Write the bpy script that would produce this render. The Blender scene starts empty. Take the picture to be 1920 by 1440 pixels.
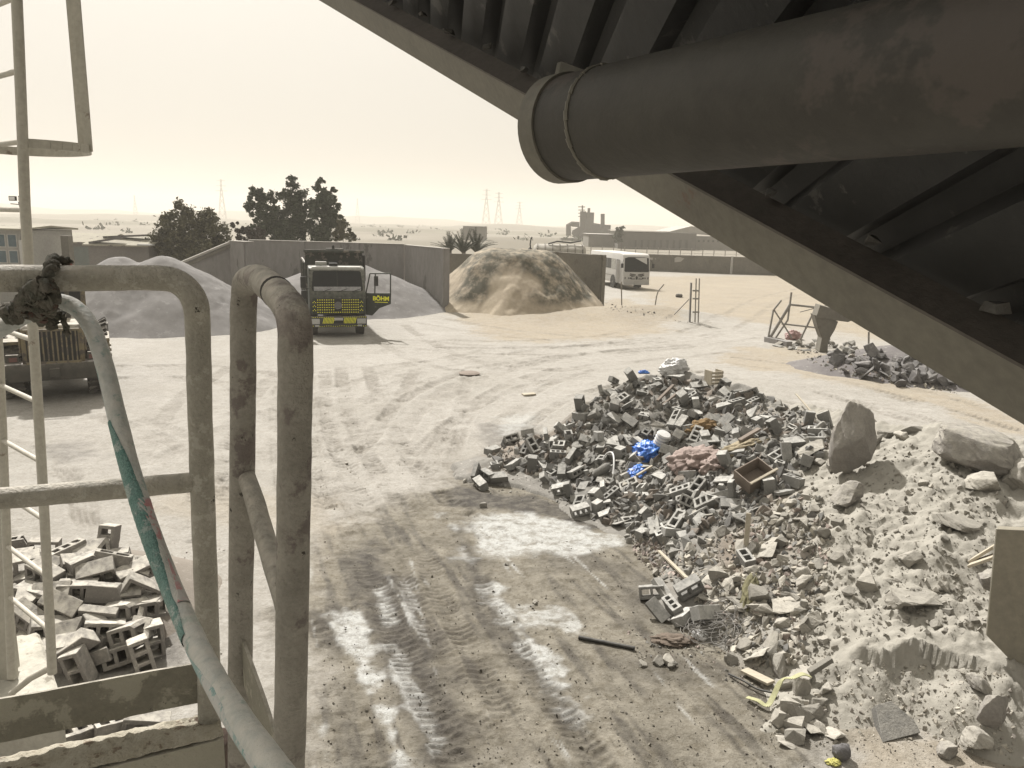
import bpy, bmesh, math, random
import numpy as np
from mathutils import Vector, Matrix, Euler
R = math.radians
random.seed(11)
rng = np.random.default_rng(11)
scn = bpy.context.scene
col = scn.collection

# ------------------------------------------------------------------ camera geometry
FPX = 1450.0
CAM = Vector((0, 0, 5.0))
PITCH, ROLL = R(11.7), R(1.45)
_f = Vector((0, math.cos(PITCH), -math.sin(PITCH)))
_u = Vector((0, math.sin(PITCH), math.cos(PITCH)))
_r = Vector((1, 0, 0))
RV = _r * math.cos(ROLL) + _u * math.sin(ROLL)
UV = -_r * math.sin(ROLL) + _u * math.cos(ROLL)

def ray(px, py):
    return _f + RV * ((px - 960) / FPX) + UV * ((720 - py) / FPX)
def at_d(px, py, t):
    return CAM + ray(px, py) * t
def at_y(px, py, y):
    d = ray(px, py)
    return CAM + d * (y / d.y)
def gnd(px, py, z=0.0):
    d = ray(px, py)
    return CAM + d * ((z - CAM.z) / d.z)
def proj(p):
    q = Vector(p) - CAM
    t = q.dot(_f)
    return 960 + FPX * q.dot(RV) / t, 720 - FPX * q.dot(UV) / t

# ------------------------------------------------------------------ numpy noise
def _hash(ix, iy, seed):
    h = (ix.astype(np.int64) * 374761393 + iy.astype(np.int64) * 668265263 + seed * 974634777) & 0xffffffff
    h = ((h ^ (h >> 13)) * 1274126177) & 0xffffffff
    h = (h ^ (h >> 16)) & 0xffffffff
    return h.astype(np.float64) / 0xffffffff
def vnoise(x, y, seed=0):
    x = np.asarray(x, float); y = np.asarray(y, float)
    ix = np.floor(x); iy = np.floor(y)
    fx = x - ix; fy = y - iy
    fx = fx * fx * (3 - 2 * fx); fy = fy * fy * (3 - 2 * fy)
    a = _hash(ix, iy, seed); b = _hash(ix + 1, iy, seed)
    c = _hash(ix, iy + 1, seed); d = _hash(ix + 1, iy + 1, seed)
    return (a * (1 - fx) + b * fx) * (1 - fy) + (c * (1 - fx) + d * fx) * fy
def fbm(x, y, seed=0, octv=4, gain=.5):
    s = 0; a = 1; n = 0
    x = np.asarray(x, float); y = np.asarray(y, float)
    for k in range(octv):
        s = s + a * (vnoise(x * 2 ** k + 17.3 * k, y * 2 ** k - 9.1 * k, seed + k) - .5) * 2
        n += a; a *= gain
    return s / n
def sstep(a, b, x):
    t = np.clip((x - a) / (b - a), 0, 1)
    return t * t * (3 - 2 * t)
def poly_sd(px, py, poly):
    """signed distance (positive inside) of points to a polygon, in metres"""
    n = len(poly); d2 = np.full(px.shape, 1e18); ins = np.zeros(px.shape, bool)
    for i in range(n):
        x1, y1 = poly[i]; x2, y2 = poly[(i + 1) % n]
        ex, ey = x2 - x1, y2 - y1
        t = np.clip(((px - x1) * ex + (py - y1) * ey) / (ex * ex + ey * ey + 1e-12), 0, 1)
        d2 = np.minimum(d2, (px - x1 - t * ex) ** 2 + (py - y1 - t * ey) ** 2)
        c = ((y1 > py) != (y2 > py))
        with np.errstate(divide='ignore', invalid='ignore'):
            xi = (x2 - x1) * (py - y1) / (y2 - y1 + 1e-12) + x1
        ins ^= c & (px < xi)
    d = np.sqrt(d2)
    return np.where(ins, d, -d)
def line_d(px, py, pts):
    """distance to a polyline, side-signed, and arc length along it"""
    best = np.full(px.shape, 1e9); arc = np.zeros(px.shape); side = np.zeros(px.shape); L = 0
    for (x1, y1), (x2, y2) in zip(pts[:-1], pts[1:]):
        ex, ey = x2 - x1, y2 - y1; l = math.hypot(ex, ey)
        t = np.clip(((px - x1) * ex + (py - y1) * ey) / (l * l + 1e-12), 0, 1)
        d = np.hypot(px - x1 - t * ex, py - y1 - t * ey)
        sd = np.sign((px - x1) * ey - (py - y1) * ex)
        m = d < best
        best = np.where(m, d, best); arc = np.where(m, L + t * l, arc); side = np.where(m, sd, side); L += l
    return best, arc, side
def spline(pts, n=8):
    """Catmull-Rom through points (any dimension)"""
    P = [np.array(p, float) for p in pts]; P = [2 * P[0] - P[1]] + P + [2 * P[-1] - P[-2]]
    out = []
    for i in range(1, len(P) - 2):
        for k in range(n):
            t = k / n
            out.append(.5 * (2 * P[i] + (P[i + 1] - P[i - 1]) * t + (2 * P[i - 1] - 5 * P[i] + 4 * P[i + 1] - P[i + 2]) * t * t + (3 * P[i] - P[i - 1] - 3 * P[i + 1] + P[i + 2]) * t ** 3))
    out.append(P[-2])
    return out
def gpoly(pix): return [tuple(gnd(*p).xy) for p in pix]

# ------------------------------------------------------------------ materials
def srgb(r, g, b):
    f = lambda c: (c / 255 / 12.92) if c / 255 <= .04045 else ((c / 255 + .055) / 1.055) ** 2.4
    return (f(r), f(g), f(b))
MATS = {}
def mat(name, c1, c2=None, scale=6, rough=.85, bump=.25, bscale=50, metal=0, spots=None, dust=None, rnd=0, attr=None, spec=.3, stretch=(1, 1, 1), space='Object', detail=8):
    """mottled procedural surface: c1/c2 blended by noise, spots=(colour, scale, threshold), dust=(colour, amount) of settled dust and sunlit paleness on upward faces, rnd=random brightness per object"""
    if name in MATS: return MATS[name]
    m = bpy.data.materials.new(name); m.use_nodes = True
    nt = m.node_tree; N = nt.nodes; L = nt.links
    b = N['Principled BSDF']
    tc = N.new('ShaderNodeTexCoord')
    mp = N.new('ShaderNodeMapping'); mp.inputs['Scale'].default_value = stretch
    L.new(tc.outputs[space], mp.inputs[0])
    def noise(s, d=detail, r=.6):
        n = N.new('ShaderNodeTexNoise'); n.inputs['Scale'].default_value = s; n.inputs['Detail'].default_value = d
        n.inputs['Roughness'].default_value = r; L.new(mp.outputs[0], n.inputs['Vector']); return n.outputs[0]
    def ramp(v, a, bb):
        r = N.new('ShaderNodeMapRange'); r.inputs[1].default_value = a; r.inputs[2].default_value = bb; r.clamp = True
        L.new(v, r.inputs[0]); return r.outputs[0]
    def mix(f, a, bb, mode='MIX'):
        x = N.new('ShaderNodeMix'); x.data_type = 'RGBA'; x.blend_type = mode
        if isinstance(f, (int, float)): x.inputs[0].default_value = f
        else: L.new(f, x.inputs[0])
        for v, i in ((a, 6), (bb, 7)):
            if isinstance(v, tuple): x.inputs[i].default_value = (*v, 1) if len(v) == 3 else v
            else: L.new(v, x.inputs[i])
        return x.outputs[2]
    c2 = c2 or tuple(v * .75 for v in c1)
    c = mix(ramp(noise(scale), .38, .62), c1, c2)
    if attr:
        a = N.new('ShaderNodeAttribute'); a.attribute_name = attr
        c = mix(1.0, c, a.outputs['Color'], 'MULTIPLY')
    fine = ramp(noise(scale * 9, 4), .3, .7)
    c = mix(.35, c, mix(fine, tuple(v * .62 for v in c1), tuple(min(1, v * 1.2) for v in c1))) if not attr else c
    if spots:
        sc, ss, th = spots
        c = mix(ramp(noise(ss, 6, .7), th, th + .04), c, sc)
    if dust:
        g = N.new('ShaderNodeNewGeometry'); sx = N.new('ShaderNodeSeparateXYZ'); L.new(g.outputs['Normal'], sx.inputs[0])
        up = ramp(sx.outputs[2], .0, .7)  # upward faces paler: settled dust, with sunlit tops worked into the colour
        md = N.new('ShaderNodeMath'); md.operation = 'MULTIPLY'; L.new(up, md.inputs[0]); L.new(ramp(noise(scale * 2.3), .3, .6), md.inputs[1])
        ma = N.new('ShaderNodeMath'); ma.operation = 'MULTIPLY'; L.new(md.outputs[0], ma.inputs[0]); ma.inputs[1].default_value = dust[1]
        c = mix(ma.outputs[0], c, dust[0])
    if rnd:
        oi = N.new('ShaderNodeObjectInfo'); rr = N.new('ShaderNodeMapRange'); rr.inputs[3].default_value = 1 - rnd; rr.inputs[4].default_value = 1 + rnd
        L.new(oi.outputs['Random'], rr.inputs[0])
        hs = N.new('ShaderNodeHueSaturation'); L.new(c, hs.inputs['Color']); L.new(rr.outputs[0], hs.inputs['Value']); c = hs.outputs[0]
    L.new(c, b.inputs['Base Color'])
    b.inputs['Roughness'].default_value = rough; b.inputs['Metallic'].default_value = metal
    b.inputs['Specular IOR Level'].default_value = spec
    if bump:
        bp = N.new('ShaderNodeBump'); bp.inputs['Strength'].default_value = bump; bp.inputs['Distance'].default_value = .01
        L.new(noise(bscale, 6, .65), bp.inputs['Height']); L.new(bp.outputs[0], b.inputs['Normal'])
    MATS[name] = m
    return m
def glass(name, c, rough=.12):
    m = bpy.data.materials.new(name); m.use_nodes = True
    b = m.node_tree.nodes['Principled BSDF']; N = m.node_tree.nodes; L = m.node_tree.links
    tc = N.new('ShaderNodeTexCoord'); n = N.new('ShaderNodeTexNoise'); n.inputs['Scale'].default_value = 3; L.new(tc.outputs['Object'], n.inputs['Vector'])
    mx = N.new('ShaderNodeMix'); mx.data_type = 'RGBA'; L.new(n.outputs[0], mx.inputs[0]); mx.inputs[6].default_value = (*c, 1); mx.inputs[7].default_value = (*[v * 1.9 for v in c], 1)
    L.new(mx.outputs[2], b.inputs['Base Color']); b.inputs['Roughness'].default_value = rough; b.inputs['Specular IOR Level'].default_value = .22
    return m

# ------------------------------------------------------------------ mesh builder
class MB:
    def __init__(s): s.v = []; s.f = []
    def add(s, vs, fs):
        o = len(s.v); s.v += [Vector(p) for p in vs]; s.f += [tuple(i + o for i in f) for f in fs]; return s
    def box(s, c, d, rot=None):
        x, y, z = (k / 2 for k in d); c = Vector(c)
        P = [Vector(p) for p in ((-x, -y, -z), (x, -y, -z), (x, y, -z), (-x, y, -z), (-x, -y, z), (x, -y, z), (x, y, z), (-x, y, z))]
        if rot is not None: P = [rot @ p for p in P]
        return s.add([c + p for p in P], [(3, 2, 1, 0), (4, 5, 6, 7), (0, 1, 5, 4), (1, 2, 6, 5), (2, 3, 7, 6), (3, 0, 4, 7)])
    def b2(s, lo, hi): return s.box([(a + b) / 2 for a, b in zip(lo, hi)], [abs(b - a) for a, b in zip(lo, hi)])
    def tube(s, pts, r, n=10, caps=True):
        P = [Vector(p) for p in pts]; m = len(P)
        rs = r if isinstance(r, (list, tuple)) else [r] * m
        T = []
        for i in range(m):
            t = (P[min(i + 1, m - 1)] - P[max(i - 1, 0)])
            T.append(t.normalized() if t.length > 1e-9 else Vector((0, 0, 1)))
        a = T[0].orthogonal().normalized(); o = len(s.v)
        for i in range(m):
            a = (a - T[i] * a.dot(T[i])).normalized(); b = T[i].cross(a)
            for k in range(n):
                w = 2 * math.pi * k / n
                s.v.append(P[i] + (a * math.cos(w) + b * math.sin(w)) * rs[i])
        for i in range(m - 1):
            for k in range(n):
                k2 = (k + 1) % n
                s.f.append((o + i * n + k, o + i * n + k2, o + (i + 1) * n + k2, o + (i + 1) * n + k))
        if caps:
            s.f.append(tuple(o + k for k in reversed(range(n)))); s.f.append(tuple(o + (m - 1) * n + k for k in range(n)))
        return s
    def bar(s, a, b, w, h=None, up=(0, 0, 1)):
        a, b = Vector(a), Vector(b); h = h or w; t = (b - a); l = t.length; t.normalize()
        up = Vector(up); x = up.cross(t)
        x = x.normalized() if x.length > 1e-5 else t.orthogonal().normalized()
        z = t.cross(x)
        return s.box((a + b) / 2, (w, l, h), Matrix((x, t, z)).transposed())
    def prism(s, poly, vec):
        n = len(poly); v = Vector(vec); A = [Vector(p) for p in poly]; B = [p + v for p in A]
        return s.add(A + B, [tuple(reversed(range(n))), tuple(range(n, 2 * n))] + [(i, (i + 1) % n, n + (i + 1) % n, n + i) for i in range(n)])
    def lathe(s, prof, c, axis='z', n=24):
        """prof: (radius, height) pairs"""
        o = len(s.v); c = Vector(c)
        for r, h in prof:
            for k in range(n):
                w = 2 * math.pi * k / n; a, b = r * math.cos(w), r * math.sin(w)
                s.v.append(c + Vector({'z': (a, b, h), 'x': (h, a, b), 'y': (b, h, a)}[axis]))
        for i in range(len(prof) - 1):
            for k in range(n):
                k2 = (k + 1) % n
                s.f.append((o + i * n + k, o + i * n + k2, o + (i + 1) * n + k2, o + (i + 1) * n + k))
        s.f.append(tuple(o + k for k in reversed(range(n)))); s.f.append(tuple(o + (len(prof) - 1) * n + k for k in range(n)))
        return s
    def hull(s, pts):
        bm = bmesh.new()
        for p in pts: bm.verts.new(p)
        r = bmesh.ops.convex_hull(bm, input=bm.verts)
        bmesh.ops.delete(bm, geom=list({g for k in ('geom_interior', 'geom_unused') for g in r.get(k, []) if isinstance(g, bmesh.types.BMVert)}), context='VERTS')
        bm.verts.index_update()
        s.add([v.co.copy() for v in bm.verts], [tuple(v.index for v in f.verts) for f in bm.faces]); bm.free(); return s
    def mesh(s, name, bevel=0, smooth=None, seg=2):
        me = bpy.data.meshes.new(name); me.from_pydata(s.v, [], s.f); me.update()
        bm = bmesh.new(); bm.from_mesh(me)
        bmesh.ops.recalc_face_normals(bm, faces=bm.faces)
        if bevel:
            ed = [e for e in bm.edges if len(e.link_faces) == 2 and e.calc_face_angle(0) > .6]
            bmesh.ops.bevel(bm, geom=ed, offset=bevel, segments=seg, affect='EDGES', profile=.6, clamp_overlap=True)
        bm.to_mesh(me); bm.free()
        if smooth is not None:
            me.polygons.foreach_set('use_smooth', [True] * len(me.polygons)); me.set_sharp_from_angle(angle=R(smooth))
        return me
    def build(s, name, m=None, parent=None, bevel=0, smooth=None, world=False, seg=2):
        if world and parent is not None:
            inv = wmat(parent).inverted(); s.v = [inv @ p for p in s.v]
        o = bpy.data.objects.new(name, s.mesh(name, bevel, smooth, seg))
        if m: o.data.materials.append(m)
        col.objects.link(o)
        if parent is not None: o.parent = parent
        return o
def wmat(o):
    m = Matrix.LocRotScale(o.location, o.rotation_euler, o.scale)
    return wmat(o.parent) @ m if o.parent else m
def tag(o, label, cat, group=None, kind=None):
    o['label'] = label; o['category'] = cat
    if group: o['group'] = group
    if kind: o['kind'] = kind
    return o
def thing(name, label, cat, loc=(0, 0, 0), rotz=0, group=None):
    o = bpy.data.objects.new(name, None); col.objects.link(o)
    o.empty_display_size = .2; o.location = loc; o.rotation_euler = (0, 0, rotz)
    return tag(o, label, cat, group)
def copy_tree(o, parent=None):
    c = o.copy(); col.objects.link(c)
    if parent: c.parent = parent
    for ch in list(o.children): copy_tree(ch, c)
    return c
def solo(mb, name, label, cat, m, loc=None, group=None, bevel=0, smooth=None, kind=None, seg=2):
    """one thing that is one mesh, origin at loc (mesh given in world space)"""
    loc = Vector(loc) if loc is not None else sum(mb.v, Vector()) / len(mb.v)
    mb.v = [p - loc for p in mb.v]
    o = mb.build(name, m, None, bevel, smooth, seg=seg); o.location = loc
    return tag(o, label, cat, group, kind)
# ------------------------------------------------------------------ render, camera, light, air
SUN_AZ, SUN_EL = R(-27), R(50)
scn.render.engine = 'CYCLES'
scn.view_settings.view_transform = 'Standard'; scn.view_settings.look = 'None'; scn.view_settings.gamma = 1
scn.view_settings.exposure = EXPO = 0.62
scn.cycles.max_bounces = 8; scn.cycles.diffuse_bounces = 4; scn.cycles.volume_bounces = 1
scn.cycles.use_denoising = True
cd = bpy.data.cameras.new('camera'); cam = bpy.data.objects.new('camera', cd); col.objects.link(cam)
cd.sensor_width = 36; cd.sensor_fit = 'HORIZONTAL'; cd.lens = FPX / 1920 * 36; cd.clip_start = .02; cd.clip_end = 6000
cam.matrix_world = Matrix((RV, UV, -_f)).transposed().to_4x4(); cam.location = CAM
scn.camera = cam
SUND = Vector((math.sin(SUN_AZ) * math.cos(SUN_EL), math.cos(SUN_AZ) * math.cos(SUN_EL), math.sin(SUN_EL)))
sl = bpy.data.lights.new('sun', 'SUN'); sl.energy = 5.0; sl.angle = R(2.0); sl.color = (1, .965, .925)
so = bpy.data.objects.new('sun', sl); col.objects.link(so); so.rotation_euler = SUND.to_track_quat('Z', 'Y').to_euler()
w = bpy.data.worlds.new('World'); scn.world = w; w.use_nodes = True
nt = w.node_tree; N = nt.nodes; L = nt.links
sk = N.new('ShaderNodeTexSky'); sk.sky_type = 'NISHITA'; sk.sun_disc = False; sk.sun_elevation = SUN_EL; sk.sun_rotation = SUN_AZ
sk.dust_density = 8; sk.air_density = 1; sk.ozone_density = 1
hs = N.new('ShaderNodeHueSaturation'); hs.inputs['Saturation'].default_value = .1; L.new(sk.outputs[0], hs.inputs['Color'])
mx = N.new('ShaderNodeMix'); mx.data_type = 'RGBA'; mx.blend_type = 'MULTIPLY'; mx.inputs[0].default_value = 1
L.new(hs.outputs[0], mx.inputs[6]); mx.inputs[7].default_value = (1.0, .95, .88, 1)
# dusty overcast: the bright Nishita gradient is evened out by a veil of dust
ml = N.new('ShaderNodeMix'); ml.data_type = 'RGBA'; ml.inputs[0].default_value = .9
L.new(mx.outputs[2], ml.inputs[6]); ml.inputs[7].default_value = (4.85, 4.6, 4.12, 1)
# dust scatters forward: the veil is brighter towards the sun, darker away from it
wtc = N.new('ShaderNodeTexCoord'); dp = N.new('ShaderNodeVectorMath'); dp.operation = 'DOT_PRODUCT'; L.new(wtc.outputs['Generated'], dp.inputs[0]); dp.inputs[1].default_value = SUND
wr = N.new('ShaderNodeMapRange'); wr.inputs[1].default_value = -.7; wr.inputs[2].default_value = .9; wr.inputs[3].default_value = .33; wr.inputs[4].default_value = 1.17; L.new(dp.outputs['Value'], wr.inputs[0])
vs = N.new('ShaderNodeVectorMath'); vs.operation = 'SCALE'; L.new(ml.outputs[2], vs.inputs[0]); L.new(wr.outputs[0], vs.inputs['Scale'])
# low sky dimmed by the thickest dust
sz = N.new('ShaderNodeSeparateXYZ'); L.new(wtc.outputs['Generated'], sz.inputs[0])
zr = N.new('ShaderNodeMapRange'); zr.inputs[1].default_value = 0; zr.inputs[2].default_value = .45; zr.inputs[3].default_value = .80; zr.inputs[4].default_value = 1.17; L.new(sz.outputs[2], zr.inputs[0])
zs = N.new('ShaderNodeVectorMath'); zs.operation = 'SCALE'; L.new(vs.outputs[0], zs.inputs[0]); L.new(zr.outputs[0], zs.inputs['Scale'])
L.new(zs.outputs[0], N['Background'].inputs[0]); N['Background'].inputs[1].default_value = .1

hz = MB().b2((-1900, -60, -2.2), (1900, 2500, 64)).build('haze'); hz['kind'] = 'stuff'; hz['label'] = 'pale dust haze hanging over the plain'; hz['category'] = 'haze'
hm = bpy.data.materials.new('dust_haze'); hm.use_nodes = True
hn = hm.node_tree; hn.nodes.remove(hn.nodes['Principled BSDF'])
pv = hn.nodes.new('ShaderNodeVolumePrincipled'); pv.inputs['Density'].default_value = .00085; pv.inputs['Color'].default_value = (.84, .80, .72, 1); pv.inputs['Anisotropy'].default_value = .25
hn.links.new(pv.outputs[0], hn.nodes['Material Output'].inputs['Volume']); hz.data.materials.append(hm)

# ------------------------------------------------------------------ heaps as height fields
def _rp(px, py, y):
    q = at_y(px, py, y); return (q.x, q.y, max(.12, q.z - .03 - (.2 if px < 1050 else 0)))
ridge = [_rp(*q) for q in ((925, 838, 15.6), (1010, 800, 15.9), (1100, 757, 16.2), (1175, 716, 16.7), (1262, 693, 17.1), (1390, 726, 16.2), (1500, 760, 14.8), (1610, 787, 13.3), (1750, 802, 12.1), (1905, 832, 11.1))]
ridge.append((ridge[-1][0] + 2.6, ridge[-1][1] - 1.7, ridge[-1][2] + .2))
front = gpoly([(872, 893), (955, 906), (1035, 930), (1088, 978), (1165, 1010), (1195, 1060), (1228, 1095), (1200, 1150), (1285, 1205), (1350, 1240), (1420, 1300), (1430, 1385), (1560, 1400), (1680, 1412), (1900, 1450), (2200, 1520)])
back = [(13, 10.5), (10, 13.6), (8.6, 15), (7.2, 17.2), (5.6, 19), (3.6, 19.6), (1.5, 18.4), (-.2, 17), (-1.1, 15.8)]
foot = front + back
def mound(x, y, detail=True):
    x = np.asarray(x, float); y = np.asarray(y, float)
    wx = x + .35 * fbm(x * .8, y * .8, 3, 3); wy = y + .35 * fbm(x * .8 + 9, y * .8, 5, 3)
    df = poly_sd(wx, wy, foot)
    best = np.full(x.shape, 1e9); hr = np.zeros(x.shape)
    for (x1, y1, h1), (x2, y2, h2) in zip(ridge[:-1], ridge[1:]):
        ex, ey = x2 - x1, y2 - y1; t = np.clip(((x - x1) * ex + (y - y1) * ey) / (ex * ex + ey * ey), 0, 1)
        d = np.hypot(x - x1 - t * ex, y - y1 - t * ey); m = d < best
        best = np.where(m, d, best); hr = np.where(m, h1 + t * (h2 - h1), hr)
    f = np.clip(df / (np.maximum(df, 0) + best + .15), 0, 1)
    h = hr * (1.06 * f ** .85)
    ld, la, ls = line_d(x + .34 * fbm(x * 1.3, y * 1.3, 81, 4), y + .34 * fbm(x * 1.3 + 4, y * 1.3, 83, 4), LEDGE)
    soft = sstep(.0, .12, ld)
    near = ls * LSGN > 0
    fade = np.exp(-ld / .7) * sstep(0, .9, la) * sstep(0, 1.2, LLEN - la)
    h = h + np.where(near & (ld < .5), .07 * fbm(x * 5, y * 5, 93, 3), 0) * np.exp(-ld / .4)
    h = h - np.where(near, .19 * fade * sstep(-.04, .32, ld), -.14 * fade)
    if detail:
        a = sstep(0, .5, df)
        pale = sstep(-.6, .6, (x - y * .33 - .55) + .5 * fbm(x, y, 21, 2))
        h = h + a * (.16 * fbm(x * 1.1, y * 1.1, 31, 4) + .07 * fbm(x * 4, y * 4, 33, 3) + pale * (.05 * np.abs(fbm(x * 3.5, y * 3.5, 37, 4)) + .05 * np.abs(fbm(x * 9, y * 9, 38, 3)) + .034 * fbm(x * 19, y * 19, 39, 2)))
    return np.where(df > 0, h, np.minimum(df * .5, 0) - .05)
_led = [(1560, 1215, .5), (1600, 1195, .65), (1660, 1178, .75), (1740, 1180, .8), (1820, 1200, .8), (1880, 1240, .75), (1960, 1290, .7)]
LEDGE = [tuple(gnd(a, b, z).xy) for a, b, z in _led]; LLEN = sum(math.dist(a, b) for a, b in zip(LEDGE[:-1], LEDGE[1:]))
LSGN = 1
_t = line_d(np.array([0.]), np.array([5.2]), LEDGE)[2][0]; LSGN = _t if _t else 1

def cone(cx, cy, r, h, flat=.12, seed=1, sx=1, sy=1, rot=0):
    c, s = math.cos(rot), math.sin(rot)
    def fn(x, y):
        x = np.asarray(x, float); y = np.asarray(y, float)
        u = ((x - cx) * c + (y - cy) * s) / sx; v = (-(x - cx) * s + (y - cy) * c) / sy
        a = np.arctan2(v, u)
        d = np.hypot(u, v) / r * (1 + .10 * fbm(np.cos(a) * 1.5 + cx, np.sin(a) * 1.5, seed, 2)) + .05 * fbm(x * .6, y * .6, seed + 4, 3)
        d = np.sqrt(d * d + flat * flat) - flat * .5
        return h * np.where(d < 1, 1 - d, np.maximum((1 - d), -.3))
    return fn
_g1 = at_y(285, 480, 36.5); _g2 = at_y(650, 484, 45)
_g0 = at_y(222, 482, 36.0)
_ga = cone(_g1.x + .5, 36.5, 5.0, _g1.z + .2, .10, 41, 1.1, 1); _gb = cone(_g0.x, 36.0, 4.6, _g0.z + .2, .10, 43, 1.0, 1)
def gravel_fn(x, y):
    h = np.maximum(_ga(x, y), _gb(x, y)); a = sstep(.1, 1, h)
    return h + a * (.10 * fbm(np.asarray(x) * .9, np.asarray(y) * .9, 47, 4) + .035 * np.abs(fbm(np.asarray(x) * 3.5, np.asarray(y) * 1.2, 48, 3)))
gravel2_fn = cone(_g2.x, 45, 6.6, _g2.z + .1, .05, 45, 1.05, .8)
block_fn = cone(at_y(165, 1110, 9.4).x, 9.3, 1.5, .8, .25, 47, 1.0, 1)
_dk = gnd(1700, 700)
dark_fn = cone(_dk.x, _dk.y, 2.6, 1.15, .2, 49, 1.5, 1.0, -.35)
_sp = at_y(968, 471, 46)
def sandpile(x, y):
    x = np.asarray(x, float); y = np.asarray(y, float)
    u = (x - _sp.x) / 5.5; v = (y - 46.8) / 5.6
    d = np.sqrt(u * u * .95 + v * v) + .06 * fbm(x * .5, y * .5, 51, 3)
    h = 5.6 * (1 - d ** 1.15)
    h = _sp.z - np.log1p(np.exp(np.clip((_sp.z - h) * 5.0, -30, 30))) / 5.0
    return h + .16 * fbm(x * .7, y * .7, 53, 4) * sstep(-.3, 1, h) + .10 * np.abs(fbm(x * 1.7, y * 1.7, 55, 3))

def ground_h(x, y):
    x = np.asarray(x, float); y = np.asarray(y, float)
    near = 1 - sstep(60, 110, y)
    h = near * (.10 * fbm(x * .12, y * .12, 61, 3) + .035 * fbm(x * .7, y * .7, 63, 3) + .012 * fbm(x * 4, y * 4, 65, 3))
    # sand spilled in front of the bay and along the fence line
    h = h + .5 * np.exp(-(((x - 2.5) / 6) ** 2 + ((y - 43.5) / 2.6) ** 2)) + .45 * np.exp(-(((x - 8.3) / 3.2) ** 2 + ((y - 44.6) / 1.5) ** 2))
    return h
HEAPS = [mound, gravel_fn, gravel2_fn, block_fn, dark_fn, sandpile]
def surf_h(x, y):
    h = ground_h(x, y)
    for f in HEAPS: h = np.maximum(h, f(x, y))
    return h
class Raster:
    """the summed heights sampled once, read back bilinearly"""
    def __init__(s, x0, x1, y0, y1, st):
        s.x0, s.y0, s.st = x0, y0, st; xs = np.arange(x0, x1, st); ys = np.arange(y0, y1, st); s.nx, s.ny = len(xs), len(ys)
        X, Y = np.meshgrid(xs, ys); s.h = surf_h(X, Y)
    def __call__(s, x, y):
        u = np.clip((x - s.x0) / s.st, 0, s.nx - 1.001); v = np.clip((y - s.y0) / s.st, 0, s.ny - 1.001); i = u.astype(int); j = v.astype(int); u = u - i; v = v - j; h = s.h
        return (h[j, i] * (1 - u) + h[j, i + 1] * u) * (1 - v) + (h[j + 1, i] * (1 - u) + h[j + 1, i + 1] * u) * v
RN = Raster(-10, 13, 4.5, 21, .04); RF = Raster(-40, 50, 20, 110, .18)
def hq(x, y):
    x = np.asarray(x, float); y = np.asarray(y, float)
    return np.where((y < 20.9) & (x > -10) & (x < 12.9), RN(x, y), RF(x, y))
def surf(px, py):
    """where the ray through a pixel first meets ground or heap"""
    d = ray(px, py); t1 = min(140., (-.4 - CAM.z) / d.z) if d.z < 0 else 140.
    ts = np.linspace(4, t1, 500)
    X = CAM.x + d.x * ts; Y = CAM.y + d.y * ts; Z = CAM.z + d.z * ts
    below = np.nonzero(Z < hq(X, Y))[0]
    if not len(below): return CAM + d * t1
    i = below[0]; lo, hi = ts[max(i - 1, 0)], ts[i]
    for _ in range(8):
        m = (lo + hi) / 2
        p = CAM + d * m
        if p.z < float(hq(p.x, p.y)): hi = m
        else: lo = m
    return CAM + d * hi
def nrm(p):
    e = .15; x, y = p[0], p[1]
    a = hq(np.array([x + e, x - e, x, x]), np.array([y, y, y + e, y - e]))
    return Vector((-(a[0] - a[1]) / (2 * e), -(a[2] - a[3]) / (2 * e), 1)).normalized()

def grid_mesh(name, X, Y, Z, keep=None, attrs=None):
    nr, nc = X.shape
    idx = np.arange(nr * nc).reshape(nr, nc)
    q = np.stack([idx[:-1, :-1], idx[:-1, 1:], idx[1:, 1:], idx[1:, :-1]], -1).reshape(-1, 4)
    if keep is not None:
        k = keep.reshape(-1); q = q[k[q].any(1)]
        used = np.unique(q); rem = np.full(nr * nc, -1); rem[used] = np.arange(len(used)); q = rem[q]
    else: used = np.arange(nr * nc)
    co = np.stack([X.reshape(-1), Y.reshape(-1), Z.reshape(-1)], -1)[used]
    me = bpy.data.meshes.new(name)
    me.vertices.add(len(co)); me.vertices.foreach_set('co', co.reshape(-1).astype(np.float32))
    me.loops.add(q.size); me.loops.foreach_set('vertex_index', q.reshape(-1).astype(np.int32))
    me.polygons.add(len(q)); me.polygons.foreach_set('loop_start', (np.arange(len(q)) * 4).astype(np.int32))
    me.update(calc_edges=True); me.validate()
    me.polygons.foreach_set('use_smooth', [True] * len(q))
    for k, a in (attrs or {}).items():
        at = me.attributes.new(k, 'FLOAT', 'POINT'); at.data.foreach_set('value', a.reshape(-1)[used].astype(np.float32))
    return me
def fan_grid(x0, x1, y0, y1, nr, nc):
    """rows spaced with distance, columns spreading with distance"""
    y = np.geomspace(y0, y1, nr); u0 = x0; u1 = x1
    Y = np.repeat(y[:, None], nc, 1); X = Y * np.linspace(u0, u1, nc)[None, :]
    return X, Y

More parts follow.
